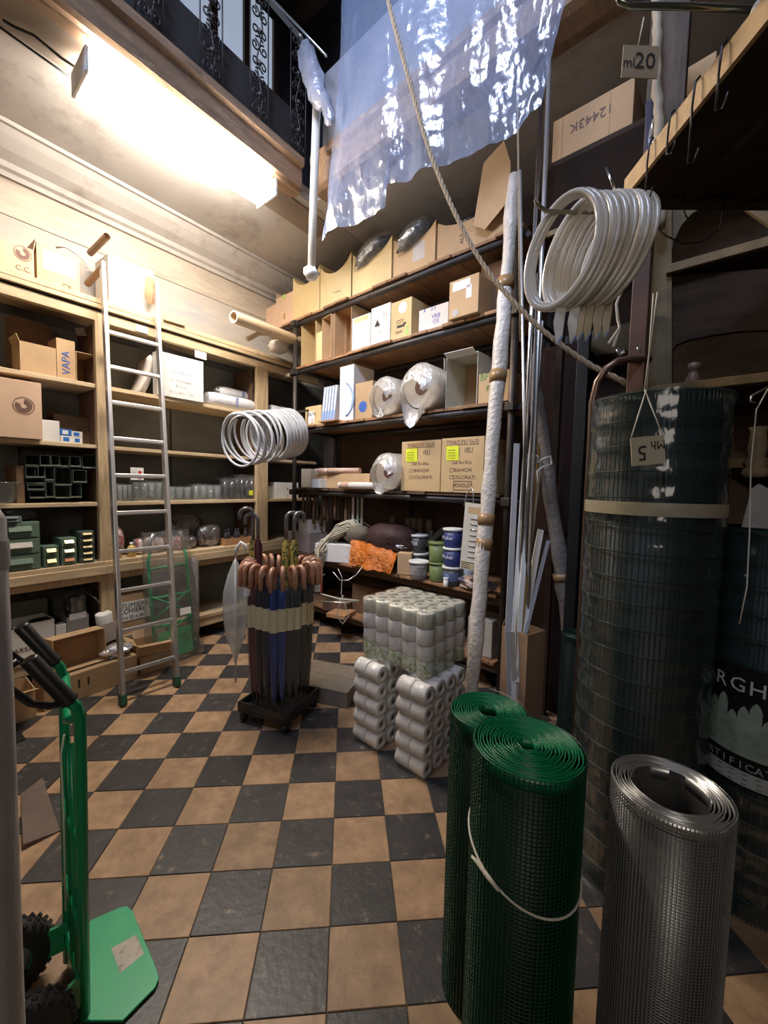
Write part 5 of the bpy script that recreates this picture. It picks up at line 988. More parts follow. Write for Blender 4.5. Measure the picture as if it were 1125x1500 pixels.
for k, col in enumerate(order):
    n = len(order); ang = view-PI/2*0.96+2*PI*k/n     # k = 0 at the left as seen, then across the front
    r = 0.185+random.uniform(-0.006, 0.006)
    if col not in used_: t = proto[col]; used_.add(col)
    else: t = copy_tree(proto[col])
    side = 'front' if k < 12 else 'back'
    t['label'] = f'{col} umbrella, {NUM[k % 12]} from the {"left" if k < 12 else "right"} round the {side} of the stand'; t['group'] = 'crook-handled umbrellas round the stand'
    t.location = (UX+r*math.cos(ang), UY+r*math.sin(ang), 0.135+random.uniform(-.012, .012)); t.rotation_euler = (0, 0, ang+random.uniform(-.08, .08))
    t.scale = (1, 1, 1.03)
# taller umbrellas in the middle with clear curved handles
SM = mat('smoke_clear_handle', (0.12, 0.12, 0.12), 0.08, spec=1.0, coat=0.6)
for k, (px, py, top, cn, dirx, lab) in enumerate(((378, 800, 768, 'burgundy', -1, 'burgundy long umbrella with a clear curved handle, high at the left of the stand'), (371, 800, 760, 'yellowp', -1, 'yellow-patterned long umbrella with a clear curved handle beside the burgundy one'), (419, 800, 765, 'yellowp', 1, 'yellow-patterned umbrella with a smoky handle, left of the middle pair'), (431, 800, 765, 'yellowp', 1, 'yellow-patterned umbrella with a smoky handle, right of the middle pair'))):
    b = atd(px, 815, 2.92); t = thing('long_umbrella', lab, 'umbrella', (b.x, b.y, 0.2), AZ+(PI if dirx < 0 else 0)+0.3*k)
    mcl = FAB['burgundy'] if cn == 'burgundy' else mat('yellow_patterned_cloth', (0.45, 0.33, 0.06), 0.5, var=0.3, scale=30, dirt=(0.05, 0.06, 0.03), dscale=30, dlo=0.5, dhi=0.54)
    h0 = (1.63-(py-712)/FPX*2.92)-0.2; h1 = (1.63-(top-712)/FPX*2.92)-0.2
    MB().lathe([(0.004, 0.0), (0.014, 0.1), (0.03, h0*0.75), (0.03, h0-0.02), (0.01, h0+0.03)], seg=12).build('canopy', mcl, t)
    R = 0.045; MB().tube([(0, 0, h0), (0, 0, h1)]+[(R-R*math.cos(a), 0, h1+R*math.sin(a)) for a in [q*PI/8 for q in range(1, 9)]]+[(2*R, 0, h1-0.03)], 0.013, 9).build('clear_handle', SM, t)
b = atd(345, 860, 2.95); t = thing('clear_umbrella', 'translucent white umbrella hanging at the left side of the umbrella stand', 'umbrella', (b.x, b.y, 0.30), AZ)
g = MB()
def fn(u, v):
    a = 2*PI*u; r = [0.006, 0.03, 0.06, 0.075, 0.08, 0.075, 0.05, 0.012][min(7, int(round(v*7)))]; return (r*(1+0.25*math.cos(5*a))*math.cos(a)*0.9, r*(1+0.2*math.cos(5*a))*math.sin(a), 0.02+0.75*v)
g.grid(fn, 20, 7).build('canopy', film('milky_umbrella_vinyl', (0.75, 0.78, 0.78), 0.5, 0.12, 0.2, 12, 0.6), t)
MB().tube([(0, 0, -0.12), (0, 0, 0.8)], 0.006, 6).build('shaft', WHITEPL, t)
MB().tube([(0, 0, 0.8), (0.01, 0, 0.86), (0.04, 0, 0.9), (0.07, 0, 0.88), (0.08, 0, 0.83)], 0.012, 8).build('handle', WHITEPL, t)
for (px, py, lab, red) in ((362, 868, 'small white price tag on the front left umbrella handles', 0), (465, 862, 'white and red paper tag on the right side of the umbrella stand', 1)):
    p = atd(px, py, 2.74+0.2*red); t = thing('price_tag', lab, 'tag', p, AZ); MB().box(-0.022, 0.022, 0, 0.002, -0.025, 0.025).build('card', PAPER, t)
    if red: MB().box(0.022, 0.036, 0, 0.002, -0.03, 0.03).build('red_edge', REDINK, t)
    lettering(t, '\u2013\u2013\n\u2013', (0, -0.001, 0), (PI/2, 0, 0), 0.016, INK); MB().tube([(0, 0, 0.025), (0.02, 0.01, 0.08), (0.05, 0.02, 0.1)], 0.0015, 4).build('loop_string', STRING, t)
# cords between the stand, the white carton and the paper packs
p0, p1 = atd(470, 870, 2.85), atd(526, 880, 2.75)
tag(MB().tube([p0, p0.lerp(p1, 0.5)-Vector((0, 0, 0.012)), p1], 0.005, 6).build('taut_cord', STRING), 'pale cord stretched from the umbrella stand to the paper roll packs', 'cord')
tag(MB().tube([atd(470, 881, 3.1), atd(500, 883, 3.1), atd(525, 880, 3.1)], 0.005, 6).build('taut_cord', ALU), 'grey rod just below the pale stretched cord', 'cord')
tag(MB().tube([atd(*q, 3.1) for q in ((495, 833), (501, 845), (500, 870), (507, 890), (511, 902), (502, 914), (493, 903), (497, 885), (503, 872))], 0.0035, 5).build('white_loop_cord', STRING), 'thin white looped cord hanging from the long white carton', 'cord')
tag(MB().tube([atd(*q, 3.2) for q in ((488, 838), (498, 850), (510, 850), (522, 842), (531, 830))], 0.004, 5).build('bead_chain', ALU), 'fine beaded chain sagging under the white carton and netting', 'chain')
# ============================================================ TOILET PAPER
TPW = mat('white_paper_roll', (0.74, 0.70, 0.65), 0.7, var=0.05); TPG = mat('green_leaf_print_wrap', (0.58, 0.58, 0.47), 0.35, var=0.15, scale=30, dirt=(0.25, 0.32, 0.12), dscale=38, dlo=0.5, dhi=0.54)
TPB = mat('beige_line_print_wrap', (0.62, 0.58, 0.48), 0.35, var=0.15, scale=9, stretch=(8, 8, 0.3), dirt=(0.48, 0.5, 0.36), dscale=10, dlo=0.5, dhi=0.6)
TPF = film('toilet_paper_pack_film', (0.75, 0.75, 0.72), 0.05, 0.12, 0.12, 26, 1.0)
F0 = toS(onz(627, 903, 0.9)); PX0, PY0 = F0.x, F0.y; rr = 0.054; pitch = 0.108
def roll_mesh(h, m):
    return MB().lathe([(0.02, 0.004), (0.02, 0), (rr*0.93, 0), (rr, 0.006), (rr, h-0.006), (rr*0.93, h), (0.02, h), (0.02, h-0.02)], seg=18).mesh('roll', m)
core_me = MB().lathe([(0, 0), (0.02, 0)], seg=12).mesh('core', mat('roll_core_card', (0.10, 0.075, 0.055), 0.9))
def add_roll(par, me, loc, rot, h):
    o = bpy.data.objects.new('paper_roll', me); COL.objects.link(o); o.parent = par; o.location = loc; o.rotation_euler = rot
    c = bpy.data.objects.new('core', core_me); COL.objects.link(c); c.parent = o; c.location = (0, 0, h-0.015)
    return o
def pack_film(par, x0, x1, y0, y1, z0, z1, seed, scal=0.35):
    random.seed(seed); g = MB(); n = 44; cx, cy, hx, hy = (x0+x1)/2, (y0+y1)/2, (x1-x0)/2, (y1-y0)/2
    def fn(u, v):
        a = 2*PI*u; c, s = math.cos(a), math.sin(a); k = 1/max(abs(c), abs(s)); k = min(k, 1.32)
        sh = 1 if v < 0.99 else 0.0
        if v > 0.8: zz = z1+0.003; sh = 1-(v-0.8)/0.2
        else: zz = z0+(z1-z0)*(v/0.8)
        j = 1+random.uniform(-0.012, 0.012); return (cx+c*k*hx*j*sh, cy+s*k*hy*j*sh, zz+random.uniform(-.002, .002))
    g.grid(fn, n, 10).build('pack_film', TPF, par)
def pack_upright(name, lab, z0, mats, h, rows=4, cols=5):
    t = thing(name, lab, 'toilet paper', SW(PX0, PY0, z0), RS); z = 0
    for m in mats:
        me = roll_mesh(h-0.002, m)
        for i in range(cols):
            for j in range(rows):
                if z < h*(len(mats)-1)-1e-6 and 0 < i < cols-1 and 0 < j < rows-1: continue
                add_roll(t, me, (-pitch*(i+0.5), pitch*(j+0.5), z), (0, 0, 0), h)
        z += h
    pack_film(t, -pitch*cols-0.003, 0.003, -0.003, pitch*rows+0.003, 0, z, int(z0*100)); return t
hz = 0.0925
t = pack_upright('toilet_paper_pack', 'top pack of toilet rolls standing upright, five by four, film-wrapped', 0.53+2*hz+0.004, (TPW, TPB), hz)
t = pack_upright('toilet_paper_pack', 'second pack of upright toilet rolls with green leaf print under the top pack', 0.53, (TPG, TPW), hz)
t.location = SW(PX0-0.0, PY0+0.01, 0.53)
def pack_side(lab, sx, sy, nlen, ndep, nh, m, sh=0.0):
    t = thing('toilet_paper_pack', lab, 'toilet paper', SW(sx, sy, 0), RS+sh); L_ = 0.105; me = roll_mesh(L_-0.007, m)
    for k in range(nh):
        for i in range(nlen):
            for j in range(ndep): add_roll(t, me, (-L_*(i+1), pitch*(j+0.5), 0.105*k+0.054), (0, PI/2, 0), L_)
    pack_film(t, -L_*nlen-0.002, 0.003, -0.002, pitch*ndep+0.002, 0.004, 0.105*nh, int(sx*90)+7); return t
q = toS(onz(612, 1148)); pack_side('right lower stack of sideways toilet rolls, showing rows of roll ends', q.x+0.02, q.y+0.02, 2, 4, 5, TPW)
q2 = toS(onz(546, 1106)); pack_side('left lower stack of sideways toilet rolls beside the umbrella stand', q2.x+0.01, q2.y+0.02, 2, 3, 5, TPW)
pack_side('set-back green printed stack of toilet rolls between the two front stacks', q.x-0.205, q.y+0.2, 1, 2, 4, TPG)
# ============================================================ MESH ROLLS ON THE RIGHT
def azp(b, D, z=0): a = AZ-math.radians(b); return Vector((-D*math.sin(a), D*math.cos(a), z))
PVC = mat('shaded_green_mesh', (0.0, 0.050, 0.023), 0.32, var=0.1, spec=0.7); PVCD = mat('shaded_green_body', (0.0, 0.012, 0.006), 0.5, var=0.2)  # shade on the roll sides put into these dark greens
PVT = mat('lit_green_roll_edge', (0.0, 0.16, 0.062), 0.35, var=0.15, spec=0.6)  # same plastic on top, coloured lighter for the light there
def mesh_roll(name, lab, loc, r, h, rin, m, mb_, nv, nh, turns, th=0.0018, mt=None, rz=0, cat='mesh roll', seed=1, leaf=False):
    t = thing(name, lab, cat, loc, rz); random.seed(seed)
    MB().lathe([(r-0.006, 0), (r-0.006, h-0.03), (rin+0.002, h-0.03), (rin+0.002, 0.02), (0, 0.02)], seg=48).build('inner_layers', mb_, t)
    g = MB()
    for k in range(nv):
        a = 2*PI*k/nv; c, s = math.cos(a), math.sin(a)
        g.bar((r*c, r*s, 0.0), (r*c, r*s, h), th, th*1.2, up=(c, s, 0))
    o = g.build('upright_wires', m, t); o['kind'] = 'stuff'
    g = MB()
    for k in range(nh):
        z = h*k/(nh-1); g.tube([(r*math.cos(2*PI*q/40), r*math.sin(2*PI*q/40), z) for q in range(40)], th*0.62, 3, closed=True)
    o = g.build('ring_wires', m, t); o['kind'] = 'stuff'
    n = 40*turns; pts = []; g = MB()
    rad = lambda k: rin+(r-rin)*k/n + 0.0015*math.sin(k*0.9)
    g.grid(lambda u, v: (rad(u*n)*math.cos(2*PI*u*turns), rad(u*n)*math.sin(2*PI*u*turns), h-0.028*(1-v)), n, 1)
    g.build('spiral_layers', mt or m, t, solid=0.0016)
    g = MB(); g.tube([(rad(k)*math.cos(2*PI*k/40), rad(k)*math.sin(2*PI*k/40), h) for k in range(n+1)], th*0.75, 4).build('top_edge_wire', mt or m, t)
    if rin > 0.05: MB().lathe([(rin, h-0.001), (rin, 0.02)], seg=48).build('bore_wall', mb_, t)
    return t
mr = mesh_roll('plastic_mesh_roll', 'bright green plastic mesh roll tied with white string, standing in the right foreground', azp(20.5, 1.046), 0.131, 1.0, 0.02, PVC, PVCD, 76, 100, 15, mt=PVT, th=0.0024)
pts = [(0.1345*math.cos(a), 0.1345*math.sin(a), 0.735+0.055*math.cos(a-AZ-2.2)) for a in [k*PI/24 for k in range(48)]]
MB().tube(pts, 0.0028, 6, closed=True).build('tie_string', STRING, mr)
kp = azp(20.5, 1.046); front = (EYE-kp); front.z = 0; fa = math.atan2(front.y, front.x)-0.55
kz = 0.735+0.055*math.cos(fa-AZ-2.2); kv = Vector((0.137*math.cos(fa), 0.137*math.sin(fa), kz)); tv = Vector((-math.sin(fa), math.cos(fa), 0))
MB().tube([kv+tv*0.03+Vector((0, 0, -0.008)), kv, kv-tv*0.035+Vector((0, 0, 0.012)), kv-tv*0.05+Vector((0, 0, 0.014))], [0.004, 0.006, 0.005, 0.003], 6).build('string_knot', STRING, mr)
mesh_roll('plastic_mesh_roll', 'second green plastic mesh roll half hidden behind the tied one', azp(15.3, 1.30), 0.118, 0.93, 0.03, PVC, PVCD, 64, 80, 12, th=0.0026, mt=PVT, seed=2)
GALV = mat('galvanised_wire', (0.5, 0.5, 0.49), 0.32, metal=0.85, var=0.1); GALD = mat('galvanised_layers', (0.22, 0.22, 0.215), 0.38, metal=0.75, var=0.2)
mesh_roll('wire_mesh_roll', 'silver galvanised wire mesh roll with a wide hollow core at the bottom right', azp(36.5, 1.044), 0.110, 1.0, 0.07, GALV, GALD, 100, 150, 7, th=0.0014, seed=3)
# big welded mesh roll in film
DG1 = mat('dark_green_welded_wire', (0.012, 0.035, 0.028), 0.35, metal=0.3, var=0.2); DG2 = mat('very_dark_green_core', (0.006, 0.014, 0.013), 0.5, var=0.3)
BF = film('mesh_roll_film', (0.22, 0.30, 0.29), 0.08, 0.14, 0.12, 6, 1.0)
def welded(lab, loc, r, h, rz, seed, band=True):
    t = thing('welded_mesh_roll', lab, 'mesh roll', loc, rz); random.seed(seed)
    MB().lathe([(r-0.012, 0), (r-0.012, h-0.03), (r*0.4, h-0.03), (r*0.4, 0.02), (0, 0.02)], seg=48).build('inner_layers', DG2, t)
    g = MB()
    for k in range(84):
        a = 2*PI*k/84+random.uniform(-.012, .012); c, s = math.cos(a), math.sin(a); g.bar((r*c, r*s, 0), (r*c, r*s, h-random.uniform(0, .01)), 0.0035, 0.0035, up=(c, s, 0))
    g.build('upright_wires', DG1, t)['kind'] = 'stuff'
    for k in range(int(h/0.1)+1):
        z = h-0.004-0.1*k
        MB().tube([((r+0.003)*math.cos(2*PI*q/44), (r+0.003)*math.sin(2*PI*q/44), z+0.006*math.sin(2*PI*q/44+k)) for q in range(44)], 0.0034, 5, closed=True).build('ring_wire', DG1, t)
    for j in range(6): MB().tube([((r*(0.45+0.1*j))*math.cos(2*PI*q/40), (r*(0.45+0.1*j))*math.sin(2*PI*q/40), h-0.004) for q in range(40)], 0.003, 5, closed=True).build('top_wire', DG1, t)
    nz = 80; J = [[random.uniform(-1, 1) for _ in range(nz+1)] for _ in range(60)]
    def fn(u, v):
        i = int(round(u*60)) % 60; k = int(round(v*nz)); a = 2*PI*u; z = h*v; ph = (h-z)/0.1; near = math.cos(2*PI*ph)
        q = r+0.006+0.0035*near+0.0022*J[i][k]; q += 0.012*max(0, math.cos(a*10))**8*0.3
        return (q*math.cos(a), q*math.sin(a), min(z, h)+0.0012*J[i][k])
    MB().grid(fn, 60, nz).build('film_wrapping', BF, t)
    if band: MB().lathe([(r+0.012, h-0.465), (r+0.0135, h-0.44), (r+0.012, h-0.415)], seg=40).build('cream_tape_band', mat('cream_tape', (0.36, 0.31, 0.21), 0.4, var=0.12, scale=20), t)
    return t
bigp = azp(32.85, 2.05); big = welded('tall dark green welded mesh roll in shiny film with a cream tape band', bigp, 0.237, 2.0, 0, 5)
r2p = azp(43.9, 2.22); r2 = welded('second dark mesh roll behind at the right edge carrying a printed black label', r2p, 0.19, 1.49, 0, 6, band=False)
# printed label wrapped round the second roll
def wrapz(t, p, z0, z1, a0, a1, r, name, m, n=24):
    d = EYE-Vector(p); base = math.atan2(d.y, d.x); g = MB()
    g.grid(lambda u, v: (r*math.cos(base+a0+(a1-a0)*u), r*math.sin(base+a0+(a1-a0)*u), z0+(z1-z0)*v), n, 1); return g.build(name, m, t), base
_, base = wrapz(r2, r2p, 0.52, 0.98, -1.5, 1.5, 0.204, 'black_label', mat('black_label_print', (0.012, 0.012, 0.014), 0.3, var=0.1))
def curved_text(t, s, base, a_start, z, size, r, m, adv):
    for k, ch in enumerate(s):
        if ch == ' ': continue
        a = base+a_start+adv*k; lettering(t, ch, (r*math.cos(a), r*math.sin(a), z), (PI/2, 0, a+PI/2), size, m)
curved_text(r2, 'ARGHI', base, -0.98, 0.905, 0.075, 0.2055, mat('label_white', (0.6, 0.62, 0.6), 0.5), 0.29)
g = MB()
for k in range(13):
    a = base-1.3+0.17*k; top = 0.82+0.03*math.sin(k*2.1)
    n = 7; vs = [(0.2052*math.cos(a+0.088*x), 0.2052*math.sin(a+0.088*x), z) for x, z in [(-1, 0.64), (1, 0.64), (1, top-0.02), (0.6, top), (0, top+0.012), (-0.6, top), (-1, top-0.02)]]
    g.add(vs, [tuple(range(7))])
g.build('pale_leaf_print', mat('pale_sage_print', (0.30, 0.36, 0.28), 0.5, var=0.35, scale=12), r2)
curved_text(r2, 'CERTIFICATA', base, -1.05, 0.605, 0.04, 0.2055, mat('label_grey', (0.35, 0.36, 0.36), 0.5), 0.13)
wrapz(r2, r2p, 0.53, 0.585, -1.4, 1.4, 0.2053, 'white_text_panel', mat('label_panel', (0.42, 0.44, 0.42), 0.5))
for k in range(3):
    for j in range(9): curved_text(r2, '\u2013', base, -1.2+0.2*j, 0.54+0.018*k, 0.03, 0.2062, INK, 0)
# cardboard price tags on strings
def hung_tag(lab, ctr, w, h, txts, strings, roll=0.0, m=None):
    t = thing('price_tag', lab, 'tag', ctr, AZ); t.rotation_euler = (0.0, roll, AZ)
    MB().box(-w/2, w/2, -0.0015, 0.0015, -h/2, h/2).build('card', m or mat('tan_tag_card', (0.40, 0.32, 0.22), 0.8, var=0.08), t)
    for s, x, z, sz, rot in txts: lettering(t, s, (x, -0.003, z), (PI/2, rot, 0), sz, INK)
    for st_ in strings: MB().tube([Vector(q) for q in st_], 0.0022, 5).build('string', STRING, t)
    return t
c = azp(32.2, 1.70); cz = atd(949, 660, 1.46)
t = hung_tag('tan card price tag hanging upside down in front of the tall green mesh roll', cz, 0.118, 0.1, (('5', -0.022, -0.004, 0.075, PI), ('Mh', 0.035, 0.018, 0.042, PI)), (), roll=-0.12, m=mat('pale_tag_card', (0.55, 0.48, 0.33), 0.8, var=0.06))
for a, b_ in (((925, 640), (947, 570)), ((970, 636), (944, 570)), ((947, 570), (957, 430)), ((944, 570), (963, 428))):
    tag(MB().tube([atd(*a, 1.46), atd(*b_, 1.5)], 0.0025, 5).build('tag_string', STRING), 'white string '+('left lower' if a[0] == 925 else 'right lower' if a[0] == 970 else 'upper front' if a[0] == 947 else 'upper rear')+' length holding the upside-down price tag', 'string')
t = hung_tag('brown card tag numbered 20 hanging below the steel bar at the top right', atd(938, 91, 1.2), 0.105, 0.088, (('20', 0.012, 0.0, 0.062, 0), ('ml', -0.034, -0.005, 0.036, 0)), (((-0.01, 0, 0.044), (-0.005, 0, 0.08), (0.0, 0, 0.12)),), roll=0.02)

mesh_roll('plastic_mesh_roll', 'dim blue-green mesh roll low in the shadow left of the tall film-wrapped roll', azp(26.0, 2.42), 0.085, 0.85, 0.03, DG1, DG2, 60, 70, 6, th=0.0026, seed=4)
# ============================================================ HAND TRUCK, FOREGROUND LEFT
R1 = onz(124, 1500); R2 = onz(101, 1418); T1 = onz(117, 1020, 1.0); T2 = onz(93, 965, 1.0); wa = (R2-R1).normalized(); ta_ = Vector((-wa.y, wa.x, 0)); ta_ = ta_ if ta_.y > 0 else -ta_
ht = thing('hand_truck', 'green two-wheeled hand truck with black grips in the left foreground', 'hand truck', (R1+R2)/2); O = Vector(ht.location); Z = Vector((0, 0, 1))
def rail_pts(b): 
    return [b-O+Z*0.03, b-O+Z*0.55+ta_*(-0.0), b-O+Z*0.95, b-O-ta_*0.03+Z*1.0]
for b, tp_ in ((R1, T1), (R2, T2)):
    lean = tp_-b; lean.z = 0
    pts = [b-O+Z*0.03, b-O+lean*0.5+Z*0.5, b-O+lean*0.93+Z*0.93, b-O+lean-ta_*0.010+Z*0.975, b-O+lean-ta_*0.03+Z*1.0]
    MB().tube(pts, 0.0155, 12).build('side_rail', GREEN, ht)
    g0 = b-O+lean-ta_*0.025+Z*0.995; g1 = g0-ta_*0.085+Z*0.15
    MB().tube([g0, g0.lerp(g1, 0.04), g0.lerp(g1, 0.06), g1-(g1-g0)*0.03, g1], [0.024, 0.024, 0.0215, 0.0215, 0.016], 14).build('grip', BLACKPL, ht)
    lp = [g0+(g1-g0)*0.06-Z*0.008, g0.lerp(g1, 0.15)-Z*0.02-ta_*0.03, g0.lerp(g1, 0.5)-Z*0.05-ta_*0.04, g1-Z*0.055-ta_*0.05, g1-Z*0.02-ta_*0.055, g1-Z*0.0-ta_*0.02]
    MB().tube(lp, 0.010, 8).build('hand_guard', BLACKPL, ht)
m_ = (R1+R2)/2
MB().tube([T1-O-Z*0.06, (T1+T2)/2-O-Z*0.14-ta_*0.01, T2-O-Z*0.06], 0.016, 10).build('curved_brace', GREEN, ht)
for z in (0.12, 0.32, 0.58): MB().tube([R1-O+Z*z, R2-O+Z*z], 0.012, 8).build('cross_bar', GREEN, ht)
for s in (0.33, 0.62): MB().tube([R1.lerp(R2, s)-O+Z*0.12, R1.lerp(R2, s)-O+Z*0.84], 0.009, 8).build('upright_bar', GREEN, ht)
MB().tube([m_-O+Z*0.86-ta_*0.01, m_-O+Z*0.8-ta_*0.02, m_-O+Z*0.6-ta_*0.018, m_-O+Z*0.3-ta_*0.02], 0.003, 5).build('thin_cable', STRING, ht)
# toe plate
c = [Vector(onz(133, 1352)), Vector(onz(176, 1333)), Vector(onz(186, 1331)), Vector(onz(194, 1338)), Vector(onz(230, 1425)), Vector(onz(233, 1438)), Vector(onz(227, 1452)), Vector(onz(180, 1500)), R1+ta_*0.0, R2]
tp = MB(); n = len(c); tp.add([tuple(q-O+Z*0.004) for q in c]+[tuple(q-O+Z*0.012) for q in c], [tuple(reversed(range(n))), tuple(range(n, 2*n))]+[(i, (i+1) % n, n+(i+1) % n, n+i) for i in range(n)])
tpo = tp.build('toe_plate', mat('light_green_enamel', (0.02, 0.40, 0.17), 0.4, var=0.08, dirt=(0.02, 0.3, 0.13), dlo=0.55, dhi=0.75), ht, bevel=0.002)
s_ = [Vector(onz(*q)) for q in ((163, 1394), (200, 1374), (211, 1402), (176, 1431))]
MB().add([tuple(q-O+Z*0.0126) for q in s_], [(0, 1, 2, 3)]).build('worn_sticker', mat('worn_paper_sticker', (0.52, 0.47, 0.41), 0.8, var=0.1, dirt=(0.3, 0.27, 0.2), dscale=25, dlo=0.52, dhi=0.58), tpo)
MB().obox(tuple(m_-O+Z*0.07+ta_*0.0), ((R2-R1).length, 0.012, 0.13), (0, 0, math.atan2(wa.y, wa.x))).build('plate_back', GREEN, ht, bevel=0.003)
for b, s in ((R1, -1), (R2, 1)):
    cc = b-O-ta_*0.15+wa*0.03*s*1.2+Z*0.118; Rw = wa.to_track_quat('Z', 'Y').to_matrix()
    wl_ = MB().lathe([(0.06, -0.03), (0.10, -0.036), (0.115, -0.022), (0.118, 0), (0.115, 0.022), (0.10, 0.036), (0.06, 0.03)], cc, 30, R=Rw).build('tyre', mat('tyre_rubber', (0.022, 0.021, 0.02), 0.7), ht)
    g = MB()
    for k in range(30):
        for q in (-1, 0, 1):
            a = 2*PI*(k+0.5*(q % 2))/30; pz = Rw@Vector((0.117*math.cos(a), 0.117*math.sin(a), q*0.019)); g.obox(cc+pz, (0.012, 0.012, 0.01), (a, 0.6, 0.4))
    g.build('tread_blocks', MATS['tyre_rubber'], wl_)['kind'] = 'stuff'
    MB().lathe([(0, -0.02), (0.058, -0.022), (0.062, 0), (0.058, 0.022), (0, 0.02)], cc, 20, R=Rw).build('hub', mat('hub_grey', (0.3, 0.3, 0.28), 0.5), ht)
    MB().bar(b-O+Z*0.12, cc, 0.01, 0.09).build('wheel_bracket', GREEN, ht)
MB().tube([R1-O-ta_*0.15+Z*0.118, R2-O-ta_*0.15+Z*0.118], 0.01, 8).build('axle', ALU, ht)
# pale wrapped column at the very left edge
b = azp(-46.2, 0.80)
t = thing('wrapped_column', 'blurred pale film-wrapped roll standing at the left edge of the picture', 'roll', b)
MB().lathe([(0, 0), (0.052, 0), (0.053, 0.3), (0.0515, 0.8), (0.053, 1.3), (0.052, 1.57), (0.045, 1.585), (0.02, 1.588), (0, 1.585)], seg=32).build('roll', mat('pale_grey_film', (0.55, 0.53, 0.52), 0.35, var=0.08, bump=0.6, bscale=20, stretch=(1, 1, 0.3)), t)
MB().lathe([(0.054, 1.5), (0.055, 1.51), (0.055, 1.53), (0.054, 1.54)], seg=30).build('tape_ring', mat('pale_tape', (0.5, 0.5, 0.48), 0.3), t)
# old sheet on the floor beside it
pts = [onz(30, 1165), onz(62, 1140), onz(88, 1218), onz(34, 1245)]
g = MB(); n = 4; g.add([tuple(q-pts[0]) for q in pts]+[tuple(q-pts[0]+Vector((0, 0, 0.004+0.02*(k == 3)))) for k, q in enumerate(pts)], [(3, 2, 1, 0), (4, 5, 6, 7)]+[(i, (i+1) % 4, 4+(i+1) % 4, 4+i) for i in range(4)])
tag(g.build('rubber_mat', mat('dusty_brown_mat', (0.14, 0.10, 0.08), 0.8, var=0.2), None, loc=pts[0]+Vector((0, 0, 0.001))), 'thin dusty dark mat lying on the floor left of the hand truck', 'mat')
# ============================================================ OLD SHELVING, UPPER RIGHT
YO = 2.35
def Q(px, py, y=YO): p = onS(px, py, y); return p.x, p.z
ob = thing('old_shelving', 'dark old shelving with arched olive fronts at the upper right', 'shelving', SW(Q(950, 590)[0], YO, 0), RS); OX = Q(950, 590)[0]
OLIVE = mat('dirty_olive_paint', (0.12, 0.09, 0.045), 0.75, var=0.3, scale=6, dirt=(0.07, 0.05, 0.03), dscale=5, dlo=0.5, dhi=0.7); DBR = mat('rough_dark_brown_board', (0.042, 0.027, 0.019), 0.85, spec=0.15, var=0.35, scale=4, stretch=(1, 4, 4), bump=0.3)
EDGE = mat('lit_edge_wood', (0.24, 0.17, 0.085), 0.75, var=0.3, scale=8, bump=0.3)  # light on the shelf edges put into the colour; brace and rack share it
def opoly(name, pts, m, y0=0.0, y1=0.03, par=None):
    q = [Q(*p) for p in pts]; return MB().prism([(x-OX, z) for x, z in q], y0, y1, lambda u, v, a: (u, a, v)).build(name, m, par or ob)
opoly('front_post', [(950, 592), (985, 592), (985, 292), (950, 300)], OLIVE, -0.02, 0.04)
opoly('arch_panel', [(982, 395), (987, 353), (998, 330), (1013, 313), (1035, 300), (1060, 290), (1125, 277), (1190, 290), (1190, 250), (1125, 263), (982, 289)], OLIVE)
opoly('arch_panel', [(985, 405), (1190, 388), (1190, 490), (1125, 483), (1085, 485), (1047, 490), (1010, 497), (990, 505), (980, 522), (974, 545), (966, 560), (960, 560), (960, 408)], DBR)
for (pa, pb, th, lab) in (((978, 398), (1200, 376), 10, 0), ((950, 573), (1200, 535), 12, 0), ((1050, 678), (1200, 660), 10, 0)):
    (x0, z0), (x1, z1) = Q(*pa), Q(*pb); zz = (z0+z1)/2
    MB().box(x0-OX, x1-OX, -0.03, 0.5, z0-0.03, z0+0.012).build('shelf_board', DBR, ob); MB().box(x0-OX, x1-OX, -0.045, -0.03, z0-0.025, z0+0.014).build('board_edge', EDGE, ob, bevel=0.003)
a, b_ = Q(1070, 292), Q(1140, 342); MB().bar((a[0]-OX, -0.05, a[1]), (b_[0]-OX, -0.05, b_[1]), 0.03, 0.03).build('diagonal_brace', EDGE, ob)
(x0, z0) = Q(958, 300); MB().box(x0-OX-0.02, 1.0, 0.5, 0.52, 0.2, 3.15).build('back_boards', DBR, ob); 
for k, (px, y0_, y1_) in enumerate(((947, 462, 588), (1112, 628, 700))):
    (x, zt), (_, zb_) = Q(px, y0_), Q(px, y1_); H = zt-zb_; r = 0.033
    MB().lathe([(r*0.9, 0), (r*1.35, 0.01), (r*1.35, 0.03), (r*0.9, 0.045), (r*1.2, 0.06), (r*0.95, 0.08), (r*0.8, H*0.4), (r*0.95, H*0.6), (r*0.75, H*0.9), (r*1.0, H)], (x-OX, -0.06, zb_), 18).build('turned_column', mat('old_cream_column', (0.33, 0.25, 0.15), 0.6, var=0.2), ob)
# things standing on it
(x, z) = Q(1012, 565); t = thing('brown_flask', 'small brown ringed flask on the old shelving above the big mesh roll', 'flask', SW(x, YO+0.06, z+0.01), RS)
MB().lathe([(0, 0), (0.03, 0), (0.034, 0.02), (0.022, 0.05), (0.018, 0.07), (0.025, 0.075), (0.025, 0.1), (0.018, 0.105), (0, 0.11)], seg=16).build('flask', mat('brown_ceramic', (0.2, 0.12, 0.09), 0.4, var=0.2), t)
(x, z) = Q(1068, 773, 2.3); 
t = thing('white_packet', 'pale folded packet on the second mesh roll at the right edge', 'packet', r2p+Vector((-0.08, -0.06, 1.495)), RS); MB().prism([(-0.04, 0), (0.04, 0), (0.03, 0.15), (0.0, 0.17), (-0.02, 0.15)], -0.02, 0.02, lambda u, v, a: (u, a, v)).build('packet', mat('pale_packet', (0.4, 0.38, 0.36), 0.5), t)
